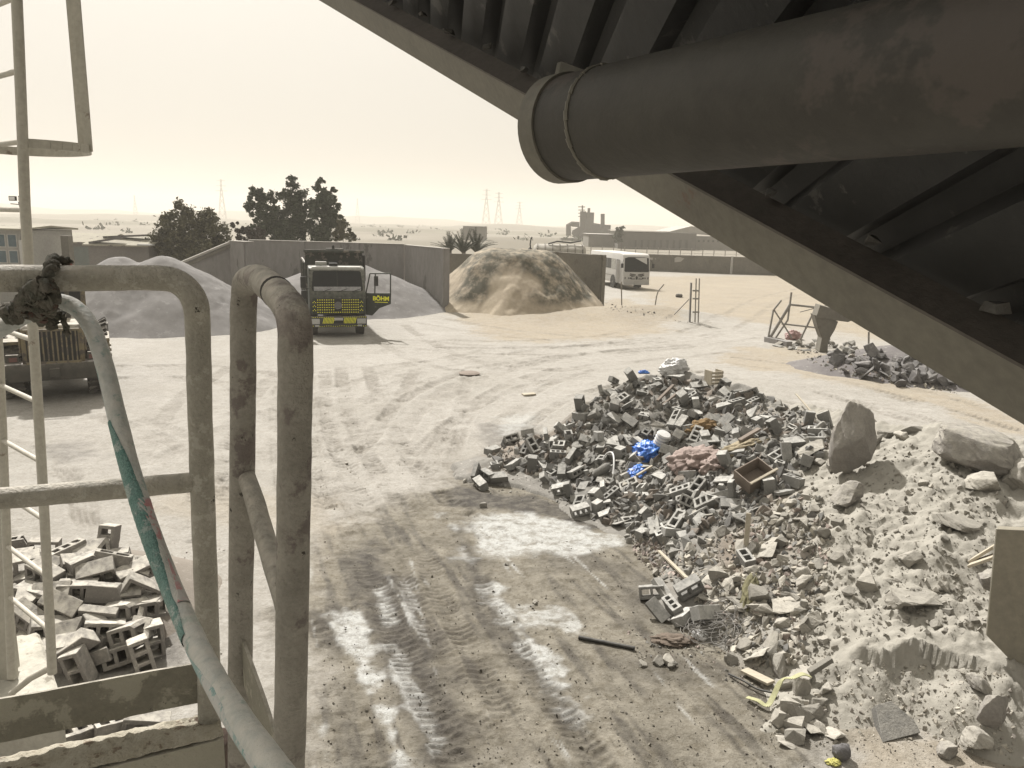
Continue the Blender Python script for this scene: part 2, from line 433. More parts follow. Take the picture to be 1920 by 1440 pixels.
# ------------------------------------------------------------------ the yard floor
X, Y = fan_grid(-1.15, 1.25, 4.4, 2400, 1180, 760)
yn = np.concatenate([np.geomspace(4.4, 70, 880), np.geomspace(71, 2400, 120)]); Y = np.repeat(yn[:, None], 760, 1); X = Y * np.linspace(-1.05, 1.1, 760)[None, :]
Z = ground_h(X, Y)
n1 = fbm(X * .9, Y * .9, 71, 4); n2 = fbm(X * 3.2, Y * 3.2, 73, 4); n3 = fbm(X * .25, Y * .25, 75, 4)
n4 = fbm(X * 9, Y * 9, 77, 3)
def blob(pix, soft=.3, warp=.5, zz=0):
    p = gpoly(pix); xs = [a for a, _ in p]; ys = [b for _, b in p]
    m = (X > min(xs) - 3) & (X < max(xs) + 3) & (Y > min(ys) - 3) & (Y < max(ys) + 3)
    o = np.zeros(X.shape)
    if m.any():
        sd = poly_sd(X[m], Y[m], p) + warp * (n1[m] * .6 + n2[m] * .5 + n4[m] * .25)
        o[m] = sstep(-soft, soft, sd)
    return o
damp = blob([(590, 1010), (690, 960), (790, 920), (850, 880), (905, 850), (1000, 840), (1110, 900), (1250, 1000), (1500, 1100), (1500, 1420), (1480, 1520), (500, 1520), (560, 1150)], .5, .7)
damp = np.maximum(damp, .55 * blob([(1380, 1300), (1600, 1380), (1560, 1500), (1300, 1500)], .3, .5))
dark = np.maximum.reduce([1.3 * blob([(845, 900), (900, 915), (1000, 925), (1050, 945), (1140, 990), (1100, 998), (1040, 970), (950, 958), (850, 945)], .16, .35), 1.0 * blob([(640, 1030), (700, 1010), (770, 1120), (850, 1280), (905, 1440), (790, 1440), (735, 1280), (680, 1130)], .22, .45), .8 * blob([(590, 1150), (625, 1150), (690, 1440), (640, 1440)], .15, .4),
    1.0 * blob([(830, 985), (880, 980), (900, 1040), (960, 1180), (1090, 1350), (1060, 1380), (930, 1200), (860, 1060)], .2, .4), .6 * blob([(1150, 1240), (1250, 1215), (1360, 1260), (1300, 1290), (1180, 1280)], .2, .4), .55 * blob([(890, 790), (1010, 790), (1040, 830), (930, 850)], .2, .4),
    .6 * blob([(1200, 1080), (1230, 1150), (1200, 1180), (1120, 1090)], .2, .4), .5 * blob([(1040, 1020), (1180, 1050), (1190, 1080), (1000, 1070)], .15, .4), .45 * blob([(60, 835), (140, 825), (200, 850), (110, 865)], .3, .5), .7 * blob([(240, 1130), (330, 1150), (345, 1250), (220, 1260)], .2, .4)])
_d = np.array(gnd(690, 1040).xy) - np.array(gnd(850, 1440).xy); _d = _d / np.linalg.norm(_d)
_su = X * _d[0] + Y * _d[1]; _sv = X * _d[1] - Y * _d[0]
streak = fbm(_su * .5, _sv * 5, 85, 4) + .7 * fbm(_su * 1.2, _sv * 14, 87, 3)
dark = np.maximum(dark, .8 * damp * sstep(.1, .55, streak))
white = np.maximum.reduce([.7 * damp * sstep(.62, .85, -streak + .3 * n1), blob([(862, 975), (940, 955), (1060, 975), (1170, 1020), (1120, 1040), (960, 1045), (890, 1040)], .16, .45), blob([(622, 1150), (668, 1150), (715, 1290), (690, 1310), (655, 1240)], .07, .3), blob([(700, 1105), (715, 1100), (742, 1165), (728, 1170)], .05, .2),
    blob([(700, 1330), (735, 1330), (775, 1450), (735, 1450)], .06, .25), blob([(905, 1110), (935, 1095), (990, 1190), (1050, 1285), (1030, 1290), (960, 1200)], .09, .5), .8 * blob([(960, 1130), (1060, 1140), (1050, 1180), (970, 1180)], .1, .6), .8 * blob([(740, 1210), (765, 1250), (830, 1400), (815, 1420), (750, 1300)], .05, .3),
    .7 * blob([(830, 960), (860, 975), (890, 1060), (860, 1050)], .1, .4), .75 * blob([(1085, 1000), (1180, 1010), (1170, 1030), (1090, 1035)], .1, .4), .6 * blob([(1000, 1270), (1120, 1340), (1100, 1370), (1010, 1300)], .1, .7), .6 * blob([(590, 1370), (610, 1370), (630, 1440), (600, 1440)], .06, .3), .6 * blob([(925, 780), (1000, 770), (1010, 800), (940, 810)], .2, .5)])
sand = np.maximum.reduce([blob([(845, 590), (1000, 590), (1160, 560), (1280, 590), (1240, 625), (1080, 640), (930, 640)], .8, 1.5), blob([(1150, 520), (1500, 515), (1800, 560), (1700, 640), (1420, 605), (1250, 580)], 1.5, 2), .9 * blob([(1380, 650), (1500, 650), (1900, 770), (1950, 830), (1700, 745), (1500, 710), (1330, 680)], .4, 1.0),
    .8 * blob([(1560, 1370), (1900, 1400), (2000, 1500), (1600, 1500)], .2, .5), .7 * blob([(595, 990), (660, 970), (650, 1080), (590, 1120)], .3, .5), .5 * blob([(330, 900), (620, 940), (600, 1010), (280, 960)], .4, .6)])
far = sstep(70, 130, Y); sand = np.maximum(sand, far * (.45 + .35 * n3))
scrub = far * (.55 + .45 * sstep(-.3, .35, fbm(X * .02, Y * .008, 79, 4)))
# wheel tracks: lug marks pressed into the soft ground
def track(pix, wdt, depth, period, kind=1, fade=1.0):
    global Z, damp
    p = [tuple(a) for a in spline(gpoly(pix), 6)]
    xs = [a for a, _ in p]; ys = [b for _, b in p]
    m = (X > min(xs) - 1) & (X < max(xs) + 1) & (Y > min(ys) - 1) & (Y < max(ys) + 1)
    if not m.any(): return
    d, a, s = line_d(X[m] + .05 * n1[m], Y[m] + .05 * n2[m], p)
    band = 1 - sstep(wdt * .42, wdt * .55, d)
    lip = np.exp(-((d - wdt * .62) / (wdt * .16)) ** 2)
    ph = a / period + (d / wdt * 1.2) * (1 if kind else 0) + .45 * n2[m] + .35 * n1[m]
    lug = .5 + .5 * np.tanh(3 * np.sin(2 * math.pi * ph)) if kind else .5 + .5 * np.sin(2 * math.pi * s * d / (wdt * .22))
    keep = np.clip(.5 + .8 * n3[m] + .9 * n1[m] + .8 * n2[m], .05, 1) * fade
    Z[m] += keep * depth * (-.6 * band + (.6 + .5 * n4[m]) * band * lug + .45 * lip)
    trk[m] = np.maximum(trk[m], keep * band * (.35 + .65 * (1 - lug)))
trk = np.zeros(X.shape)
track([(648, 1020), (700, 1090), (748, 1190), (800, 1310), (860, 1440), (900, 1520)], .40, .036, .11)
track([(800, 1020), (815, 1090), (870, 1200), (940, 1330), (1010, 1450)], .34, .028, .11)
track([(880, 1060), (930, 1150), (1000, 1270), (1090, 1390), (1140, 1460)], .36, .035, .11)
track([(600, 1180), (640, 1270), (690, 1380), (720, 1460)], .3, .03, .13)
track([(720, 1010), (770, 1100), (830, 1230), (900, 1370), (950, 1460)], .3, .02, .12)
for q in ([(640, 690), (650, 760), (690, 850), (760, 950), (820, 1010)], [(690, 690), (720, 770), (790, 880), (880, 970)], [(610, 700), (615, 790), (650, 880), (700, 960)], [(830, 790), (835, 850), (850, 920)], [(880, 690), (870, 740), (840, 830)], [(1100, 690), (960, 720), (860, 780), (800, 870)],
          [(1330, 640), (1150, 660), (960, 690), (820, 740), (740, 830)], [(1400, 655), (1200, 680), (1040, 720), (930, 790)], [(560, 680), (480, 740), (450, 820), (440, 900)], [(230, 690), (420, 690), (560, 720), (600, 800)], [(300, 860), (420, 800), (600, 740), (760, 690), (900, 660)], [(660, 650), (760, 640), (900, 650), (1100, 650), (1350, 625), (1480, 610)],
          [(700, 690), (900, 670), (1150, 640), (1300, 615), (1420, 560), (1500, 540)], [(1330, 680), (1480, 700), (1650, 735), (1800, 775), (1920, 810)], [(1380, 670), (1560, 695), (1700, 725), (1850, 765)], [(1250, 690), (1500, 735), (1700, 775), (1850, 830)], [(840, 600), (1000, 625), (1180, 630), (1300, 610)], [(820, 640), (980, 640), (1150, 625), (1260, 600)], [(760, 610), (800, 640), (900, 680), (1050, 700)], [(1180, 680), (1020, 700), (900, 750), (850, 850)],
          [(1320, 700), (1100, 740), (1000, 790), (930, 880)], [(100, 880), (300, 960), (420, 1050)], [(180, 780), (330, 830), (430, 930), (500, 1060)], [(420, 760), (540, 800), (600, 900), (620, 990)]):
    off = rng.uniform(.9, 1.15)
    track(q, rng.uniform(.34, .5), rng.uniform(.06, .10), rng.uniform(.16, .24), rng.integers(0, 3) > 0, rng.uniform(.5, 1))
    p = gpoly(q); shift = []
    for i, a in enumerate(p):
        b = p[min(i + 1, len(p) - 1)]; c = p[max(i - 1, 0)]
        t = np.array(b) - np.array(c); t = t / (np.linalg.norm(t) + 1e-9); shift.append((a[0] + t[1] * 2 * off, a[1] - t[0] * 2 * off))
    pix2 = [proj((a, b, 0)) for a, b in shift]
    track(pix2, rng.uniform(.34, .5), rng.uniform(.06, .10), rng.uniform(.16, .24), rng.integers(0, 3) > 0, rng.uniform(.4, 1))
Z += damp * (1 - white) * (.008 * n4 + .012 * n2); Z += (1 - far) * .006 * n4
gm = grid_mesh('ground', X, Y, Z, None, dict(damp=np.clip(damp, 0, 1), dark=np.clip(dark, 0, 1), white=np.clip(white, 0, 1), sand=np.clip(sand, 0, 1), track=np.clip(trk, 0, 1), scrub=np.clip(scrub, 0, 1)))
# coarse skirt behind and beside the detailed part, same sheet
bm = bmesh.new(); bm.from_mesh(gm)
yb = 4.4; xl, xr = -1.05 * yb, 1.1 * yb
for P in ([(-2640, -50, 0), (xl, yb, 0), (-1.05 * 2400, 2400, 0), (-2640, 2400, 0)], [(xr, yb, 0), (2640, -50, 0), (2640, 2400, 0), (1.1 * 2400, 2400, 0)], [(-2640, -50, 0), (2640, -50, 0), (xr, yb, 0), (xl, yb, 0)]):
    bm.faces.new([bm.verts.new(p) for p in P])
bm.normal_update(); bm.to_mesh(gm); bm.free()
go = bpy.data.objects.new('ground', gm); col.objects.link(go); go['kind'] = 'structure'; go['label'] = 'dusty rutted yard floor of pale sand with damp wheel tracks'; go['category'] = 'ground'

def ground_material():
    m = bpy.data.materials.new('yard_ground'); m.use_nodes = True
    nt = m.node_tree; N = nt.nodes; L = nt.links; b = N['Principled BSDF']
    tc = N.new('ShaderNodeTexCoord')
    def noise(s, d=8, r=.62, st=None):
        n = N.new('ShaderNodeTexNoise'); n.inputs['Scale'].default_value = s; n.inputs['Detail'].default_value = d; n.inputs['Roughness'].default_value = r
        if st:
            mp = N.new('ShaderNodeMapping'); mp.inputs['Scale'].default_value = st; L.new(tc.outputs['Object'], mp.inputs[0]); L.new(mp.outputs[0], n.inputs['Vector'])
        else: L.new(tc.outputs['Object'], n.inputs['Vector'])
        return n.outputs[0]
    def rng_(v, a, bb, c=0, d=1):
        r = N.new('ShaderNodeMapRange'); r.inputs[1].default_value = a; r.inputs[2].default_value = bb; r.inputs[3].default_value = c; r.inputs[4].default_value = d; L.new(v, r.inputs[0]); return r.outputs[0]
    def mix(f, a, bb, mode='MIX'):
        x = N.new('ShaderNodeMix'); x.data_type = 'RGBA'; x.blend_type = mode
        if isinstance(f, (int, float)): x.inputs[0].default_value = f
        else: L.new(f, x.inputs[0])
        for v, i in ((a, 6), (bb, 7)):
            if isinstance(v, tuple): x.inputs[i].default_value = (*v, 1)
            else: L.new(v, x.inputs[i])
        return x.outputs[2]
    def at(k):
        a = N.new('ShaderNodeAttribute'); a.attribute_name = k; return a.outputs['Fac']
    def math_(op, a, bb):
        x = N.new('ShaderNodeMath'); x.operation = op; x.use_clamp = True
        for v, i in ((a, 0), (bb, 1)):
            if isinstance(v, (int, float)): x.inputs[i].default_value = v
            else: L.new(v, x.inputs[i])
        return x.outputs[0]
    big = rng_(noise(.35), .35, .65); mid = rng_(noise(2.2), .35, .65); fine = rng_(noise(22, 6), .3, .7); grit = rng_(noise(75, 4, .7), .55, .72)
    c = mix(big, (.345, .328, .295), (.40, .383, .352))
    c = mix(math_('MULTIPLY', mid, .5), c, (.29, .275, .248))
    c = mix(math_('MULTIPLY', at('sand'), rng_(mid, 0, 1, .7, 1)), c, mix(big, (.35, .305, .235), (.30, .262, .205)))
    c = mix(math_('MULTIPLY', at('scrub'), .85), c, (.125, .112, .082))
    dn = mix(mid, (.15, .136, .108), (.25, .23, .188))
    c = mix(math_('MULTIPLY', at('damp'), .92), c, dn)
    c = mix(math_('MULTIPLY', at('dark'), rng_(noise(5), .3, .6, .4, 1)), c, (.05, .044, .037))
    wm = math_('MULTIPLY', at('white'), rng_(noise(4, 8, .65), .34, .52, .35, 1))
    c = mix(wm, c, (.46, .465, .45))
    c = mix(math_('MULTIPLY', at('track'), .9), c, mix(at('damp'), (.205, .188, .16), (.085, .075, .061)))
    c = mix(math_('MULTIPLY', fine, .6), c, (.58, .56, .52), 'MULTIPLY')
    c = mix(math_('MULTIPLY', rng_(noise(6, 10, .75), .48, .6), math_('ADD', .3, math_('MULTIPLY', at('damp'), .45))), c, (.6, .575, .53), 'MULTIPLY')
    spk = math_('MULTIPLY', grit, math_('ADD', math_('MULTIPLY', at('damp'), .8), .18))
    c = mix(spk, c, (.10, .088, .07))
    L.new(c, b.inputs['Base Color'])
    L.new(rng_(at('dark'), 0, 1, .95, .7), b.inputs['Roughness']); b.inputs['Specular IOR Level'].default_value = .2
    bp = N.new('ShaderNodeBump'); bp.inputs['Strength'].default_value = .8; bp.inputs['Distance'].default_value = .05
    h = math_('ADD', math_('MULTIPLY', noise(14, 8, .7), .7), math_('MULTIPLY', noise(60, 6, .7), .35))
    L.new(h, bp.inputs['Height']); L.new(bp.outputs[0], b.inputs['Normal'])
    return m
gm.materials.append(ground_material())

# ------------------------------------------------------------------ heaps as objects
def heap(name, label, cat, fn, x0, x1, y0, y1, step, m, kind=None, attrs=None, lo=-.12):
    xs = np.arange(x0, x1, step); ys = np.arange(y0, y1, step)
    X, Y = np.meshgrid(xs, ys); Z = fn(X, Y)
    c = Vector(((x0 + x1) / 2, (y0 + y1) / 2, 0))
    me = grid_mesh(name, X - c.x, Y - c.y, Z, Z > lo, attrs(X, Y) if attrs else None)
    o = bpy.data.objects.new(name, me); col.objects.link(o); o.location = c; me.materials.append(m)
    return tag(o, label, cat, None, kind)
M_gravel = mat('grey_gravel', (.178, .170, .162), (.15, .143, .136), .35, .95, .9, 14, spots=((.205, .197, .188), 2.5, .58))
heap('gravel_heap', 'smooth grey gravel heap behind the wheel loader', 'gravel heap', gravel_fn, _g1.x - 8.5, _g1.x + 8, 30, 44, .09, M_gravel)
heap('gravel_heap', 'grey gravel heap piled against the long concrete wall behind the truck', 'gravel heap', gravel2_fn, _g2.x - 8.5, _g2.x + 8.5, 38.5, 47.8, .1, M_gravel)
def sand_attr(X, Y):
    h = sandpile(X, Y)
    crust = sstep(-.05, .25, fbm(X * .45, Y * .35, 91, 4) + .42 * sstep(1.7, 3.1, h) - .25 * sstep(.9, .1, h) + .02)
    crust *= sstep(.5, 1.0, h)
    return dict(crust=np.clip(crust, 0, 1))
def sand_material():
    m = mat('bay_sand', (.37, .315, .235), (.31, .26, .195), .6, .95, .6, 9)
    nt = m.node_tree; N = nt.nodes; L = nt.links; b = N['Principled BSDF']
    src = b.inputs['Base Color'].links[0].from_socket
    a = N.new('ShaderNodeAttribute'); a.attribute_name = 'crust'
    n = N.new('ShaderNodeTexNoise'); n.inputs['Scale'].default_value = 1.6; n.inputs['Detail'].default_value = 9; n.inputs['Roughness'].default_value = .7
    tc = N.new('ShaderNodeTexCoord'); L.new(tc.outputs['Object'], n.inputs['Vector'])
    r = N.new('ShaderNodeMapRange'); r.inputs[1].default_value = .35; r.inputs[2].default_value = .56; L.new(n.outputs[0], r.inputs[0])
    mu = N.new('ShaderNodeMath'); mu.operation = 'MULTIPLY'; L.new(a.outputs['Fac'], mu.inputs[0]); L.new(r.outputs[0], mu.inputs[1])
    x = N.new('ShaderNodeMix'); x.data_type = 'RGBA'; L.new(mu.outputs[0], x.inputs[0]); L.new(src, x.inputs[6]); x.inputs[7].default_value = (.085, .08, .06, 1)
    L.new(x.outputs[2], b.inputs['Base Color']); return m
heap('sand_heap', 'yellow sand heap with dark crusted patches between two bay walls', 'sand heap', sandpile, _sp.x - 6.5, _sp.x + 6.5, 40, 53, .07, sand_material(), None, sand_attr)
def mound_attr(X, Y):
    pale = sstep(-.5, .5, (X - Y * .345 - .35) + .55 * fbm(X * 1.2, Y * 1.2, 23, 3) + .5 * sstep(8.8, 7.2, Y))
    brown = np.clip(fbm(X * .9, Y * .9, 25, 3) * 1.5, 0, 1) * (1 - pale)
    return dict(pale=pale, brown=brown)
def mound_material():
    m = mat('rubble_dust', (.205, .195, .175), (.155, .147, .13), 3, .95, 1.0, 26, spots=((.30, .285, .26), 9, .6))
    nt = m.node_tree; N = nt.nodes; L = nt.links; b = N['Principled BSDF']
    src = b.inputs['Base Color'].links[0].from_socket
    tc = N.new('ShaderNodeTexCoord')
    n = N.new('ShaderNodeTexNoise'); n.inputs['Scale'].default_value = 5; n.inputs['Detail'].default_value = 10; n.inputs['Roughness'].default_value = .7; L.new(tc.outputs['Object'], n.inputs['Vector'])
    pc = N.new('ShaderNodeMix'); pc.data_type = 'RGBA'; L.new(n.outputs[0], pc.inputs[0]); pc.inputs[6].default_value = (.215, .202, .172, 1); pc.inputs[7].default_value = (.335, .318, .277, 1)
    a = N.new('ShaderNodeAttribute'); a.attribute_name = 'pale'
    x = N.new('ShaderNodeMix'); x.data_type = 'RGBA'; L.new(a.outputs['Fac'], x.inputs[0]); L.new(src, x.inputs[6]); L.new(pc.outputs[2], x.inputs[7])
    a2 = N.new('ShaderNodeAttribute'); a2.attribute_name = 'brown'
    y = N.new('ShaderNodeMix'); y.data_type = 'RGBA'; L.new(a2.outputs['Fac'], y.inputs[0]); L.new(x.outputs[2], y.inputs[6]); y.inputs[7].default_value = (.19, .155, .12, 1)
    L.new(y.outputs[2], b.inputs['Base Color']); return m
M_mound = mound_material()
heap('rubble_mound', 'long mound of grey rubble dust turning to pale crusty earth', 'rubble mound', mound, -1.5, 12, 5.6, 20, .035, M_mound, None, mound_attr, lo=-.06)
M_darkdirt = mat('dark_rubble_dirt', (.15, .14, .135), (.11, .10, .10), 1.5, .95, 1, 12, spots=((.25, .24, .22), 5, .6))
heap('rubble_mound', 'small dark rubble mound under the sloping canopy edge beside the sand track', 'rubble mound', dark_fn, _dk.x - 5, _dk.x + 5, _dk.y - 4, _dk.y + 4, .06, M_darkdirt)
heap('rubble_mound', 'low dirt bed beneath the tumbled heap of grey blocks', 'rubble mound', block_fn, at_y(140, 1110, 9.4).x - 2.2, at_y(140, 1110, 9.4).x + 2.2, 7.2, 11.6, .05, M_mound, None, lambda X, Y: dict(pale=X * 0, brown=X * 0 + .5))
# ------------------------------------------------------------------ near: railings, handrail, ladder, canopy
CRACK = (.05, .042, .032)
M_paint = mat('khaki_paint', (.36, .34, .285), (.29, .275, .228), 14, .6, .8, 130, spots=((.42, .40, .345), 34, .56), dust=((.50, .46, .39), .85), detail=10)
def chip(m, sc=9, th=.665, colr=CRACK):
    """rust showing where paint has flaked off"""
    nt = m.node_tree; N = nt.nodes; L = nt.links; b = N['Principled BSDF']
    src = b.inputs['Base Color'].links[0].from_socket
    tc = N.new('ShaderNodeTexCoord'); n = N.new('ShaderNodeTexNoise'); n.inputs['Scale'].default_value = sc; n.inputs['Detail'].default_value = 9; n.inputs['Roughness'].default_value = .68
    L.new(tc.outputs['Object'], n.inputs['Vector'])
    r = N.new('ShaderNodeMapRange'); r.inputs[1].default_value = th; r.inputs[2].default_value = th + .015; L.new(n.outputs[0], r.inputs[0])
    x = N.new('ShaderNodeMix'); x.data_type = 'RGBA'; L.new(r.outputs[0], x.inputs[0]); L.new(src, x.inputs[6]); x.inputs[7].default_value = (*colr, 1)
    L.new(x.outputs[2], b.inputs['Base Color']); return m
chip(M_paint, 22, .665)
M_board = chip(mat('kick_board_paint', (.215, .202, .158), (.17, .16, .125), 9, .6, .6, 110, spots=((.31, .295, .235), 7, .52), dust=((.5, .46, .39), .8)), 26, .67)
M_flake = chip(mat('flaking_ledge', (.40, .37, .30), (.30, .27, .20), 16, .85, 1.0, 60, spots=((.19, .15, .11), 30, .57)), 12, .63, (.10, .07, .05))
def ripple(mb, amp, sc):
    A = np.array([tuple(p) for p in mb.v]); x, y, z = A[:, 0], A[:, 1], A[:, 2]
    D = np.stack([fbm(x * sc + z * sc, y * sc + 3.1, 5, 3), fbm(z * sc + 5, x * sc - y * sc, 7, 3), fbm(x * sc + y * sc, z * sc, 9, 3)], -1) * amp
    mb.v = [p + Vector(d) for p, d in zip(mb.v, D)]
    return mb
def pipe(pts, r, n=22, k=7, amp=.0012):
    P = [Vector(p) for p in spline([tuple(p) for p in pts], k)]
    return ripple(MB().tube(P, r, n), amp, 30)

RA = .0238
root = thing('pipe_railing', 'khaki pipe railing with rounded corner, mid rail and kick board', 'railing', at_y(370, 1400, 1.5))
yA = lambda px: 1.36 + .14 * px / 370
path = [at_y(x, y, yA(x)) for x, y in ((-330, 521), (-150, 521), (0, 522), (120, 522), (230, 521), (290, 521))]
path += [at_y(x, y, 1.48) for x, y in ((325, 525), (352, 543), (367, 572))] + [at_y(x, y, 1.5) for x, y in ((371, 620), (375, 760), (381, 950), (388, 1150), (393, 1330), (396, 1560))]
pipe(path, RA).build('bent_rail', M_paint, root, smooth=50, world=True)
pipe([at_y(x, y, yA(x)) for x, y in ((-330, 962), (-100, 943), (120, 925), (250, 914), (372, 903))], .0205).build('mid_rail', M_paint, root, smooth=50, world=True)
def strip(tops, bots, th=.006):
    mb = MB(); n = len(tops); nv = Vector((0, 1, 0)) * th
    sub = 16; T = []; B = []
    for i in range(n - 1):
        for k in range(sub):
            T.append(tops[i].lerp(tops[i + 1], k / sub)); B.append(bots[i].lerp(bots[i + 1], k / sub))
    T.append(tops[-1]); B.append(bots[-1])
    rows = 8
    grid = [[T[i].lerp(B[i], j / rows) for j in range(rows + 1)] for i in range(len(T))]
    o = 0
    for side in (0, 1):
        for r in grid: mb.v += [p + nv * side for p in r]
    m = len(T); w = rows + 1
    for i in range(m - 1):
        for j in range(rows):
            a = i * w + j; f = (a, a + w, a + w + 1, a + 1)
            mb.f += [f, tuple(q + m * w for q in reversed(f))]
    for i in range(m - 1):
        for j in (0, rows): a = i * w + j; mb.f.append((a, a + w, a + w + m * w, a + m * w))
    for j in range(rows):
        for i in (0, m - 1): a = i * w + j; mb.f.append((a, a + 1, a + 1 + m * w, a + m * w))
    return mb
tops = [at_y(x, y, yA(x) + .005) for x, y in ((-330, 1356), (0, 1311), (200, 1275), (402, 1237))]
bots = [Vector((p.x, p.y, p.z - .095)) for p in tops]
ripple(strip(tops, bots), .0016, 22).build('kick_board', M_board, root, smooth=40, world=True)
MB().box(at_y(398, 1425, 1.49), (.075, .09, .10)).build('base_block', mat('rusty_steel', (.10, .068, .05), (.06, .042, .034), 14, .8, .6, 40), root, bevel=.006, world=True)

# ledge of the deck below the kick board
root = thing('deck_ledge', 'sunlit flaking steel ledge below the kick board', 'ledge', at_y(200, 1420, 1.45))
led = MB()
zt = 3.93
A0, A1 = gnd(-420, 1500, zt), gnd(405, 1330, zt); B0, B1 = gnd(-420, 1580, zt), gnd(420, 1375, zt)
n = 150
for i in range(n + 1):
    for j in range(9):
        p = A0.lerp(A1, i / n).lerp(B0.lerp(B1, i / n), j / 8)
        p.z += .006 * float(fbm([p.x * 60], [p.y * 60], 13, 4)[0]) - .006 * (j in (0, 8))
        led.v.append(p)
for i in range(n):
    for j in range(8): a = i * 9 + j; led.f.append((a, a + 9, a + 10, a + 1))
led.build('flaky_top', M_flake, root, smooth=30, world=True)
MB().prism([A0 - Vector((0, 0, .012)), A1 - Vector((0, 0, .012)), B1 - Vector((0, .003, .012)), B0 - Vector((0, .003, .012))], (0, 0, -.10)).build('beam', M_board, root, world=True)

root = thing('pipe_railing', 'narrow rusted pipe gate frame with cracked bend, nearest the damp track', 'railing', at_y(500, 1400, 1.2))
nearY, farY = 1.02, 1.39
P = [at_y(x, y, farY) for x, y in ((449, 1600), (450, 1300), (453, 1000), (455, 800), (456, 640), (457, 570))]
P += [at_y(461, 531, 1.375), at_y(482, 522, 1.30), at_y(506, 537, 1.2), at_y(527, 556, 1.12), at_y(543, 578, 1.06), at_y(553, 610, 1.025)]
P += [at_y(x, y, nearY) for x, y in ((554, 680), (553, 800), (550, 1000), (547, 1200), (543, 1400), (540, 1600))]
M_paint2 = chip(mat('weathered_paint', (.32, .30, .255), (.22, .205, .172), 16, .65, .9, 120, spots=((.18, .155, .138), 7, .57), dust=((.52, .48, .41), .9), detail=10), 26, .645)
pipe(P, .0232).build('bent_frame', M_paint2, root, smooth=50, world=True)
# crack ring where the elbow was welded on
c0, c1 = at_y(518, 547, 1.155), at_y(521, 550, 1.143)
MB().tube([c0, c1], .0238, 22).build('weld_crack', mat('crack_black', (.03, .025, .02)), root, smooth=50, world=True)
pipe([at_y(462, 893, 1.385), at_y(480, 945, 1.3), at_y(500, 1018, 1.2), at_y(532, 1120, 1.06), at_y(552, 1190, 1.02)], .0165).build('mid_rail', M_paint2, root, smooth=50, world=True)
ft = [at_y(456, 1190, 1.39), at_y(500, 1310, 1.19), at_y(545, 1450, 1.03)]
mb = MB()
for a, b in zip(ft[:-1], ft[1:]): mb.prism([a, b, b - Vector((0, 0, .1)), a - Vector((0, 0, .1))], (-.006, -.002, 0))
mb.build('kick_plate', M_board, root, world=True)

# handrail with a teal hose sleeve
M_white = mat('dusty_white_paint', (.42, .43, .405), (.32, .34, .315), 16, .55, .5, 120, spots=((.19, .27, .245), 26, .57), dust=((.56, .53, .47), .6))
HP = [(-120, 690, 1.42), (0, 617, 1.44), (62, 583, 1.46), (100, 566, 1.48), (140, 576, 1.49), (172, 615, 1.47), (198, 690, 1.43), (222, 790, 1.38), (248, 890, 1.33), (283, 1000, 1.27), (326, 1110, 1.21), (372, 1215, 1.08), (430, 1320, .92), (505, 1430, .76), (600, 1560, .64)]
root = thing('handrail', 'white painted pipe handrail bending down across the railing with teal sleeve', 'handrail', at_d(100, 566, 1.48))
hp = spline([tuple(at_d(*p)) for p in HP], 8)
ripple(MB().tube([Vector(p) for p in hp], .0156, 24), .0008, 30).build('rail_pipe', M_white, root, smooth=50, world=True)
# braided teal hose slit open and laid along the side of the pipe
def sleeve(i0, i1, a0, a1, rr, name, m, knob=True):
    seg = [Vector(p) for p in hp[i0:i1]]; nA = 18; mb = MB(); k = 0
    fine = []
    for a, b in zip(seg[:-1], seg[1:]):
        q = max(1, int((b - a).length / .006)); fine += [a.lerp(b, t / q) for t in range(q)]
    side = None
    for i, p in enumerate(fine):
        t = (fine[min(i + 1, len(fine) - 1)] - fine[max(i - 1, 0)]).normalized()
        view = (CAM - p); view = (view - t * view.dot(t)).normalized(); lft = t.cross(view)
        if lft.dot(RV) > 0: lft = -lft
        e = min(1, i / 26, (len(fine) - 1 - i) / 26); e = e * (1.3 - .3 * e)
        aa0 = a0 + .9 * (1 - e) + .35 * float(fbm([i * .05], [1.], 3, 3)[0]); aa1 = a1 - 1.0 * (1 - e) + .5 * float(fbm([i * .06], [7.], 5, 3)[0])
        for j in range(nA):
            w = aa0 + (aa1 - aa0) * j / (nA - 1)
            r = rr + (.0006 * ((i + j) % 2) if knob else 0) - (.0012 if j in (0, nA - 1) else 0)
            mb.v.append(p + (lft * math.cos(w) + view * math.sin(w)) * r)
    for i in range(len(fine) - 1):
        for j in range(nA - 1): a = i * nA + j; mb.f.append((a, a + 1, a + nA + 1, a + nA))
    return mb.build(name, m, root, smooth=60, world=True)
M_teal = mat('teal_braid', (.12, .235, .205), (.21, .315, .285), 24, .6, .6, 160, spots=((.32, .38, .35), 22, .54))
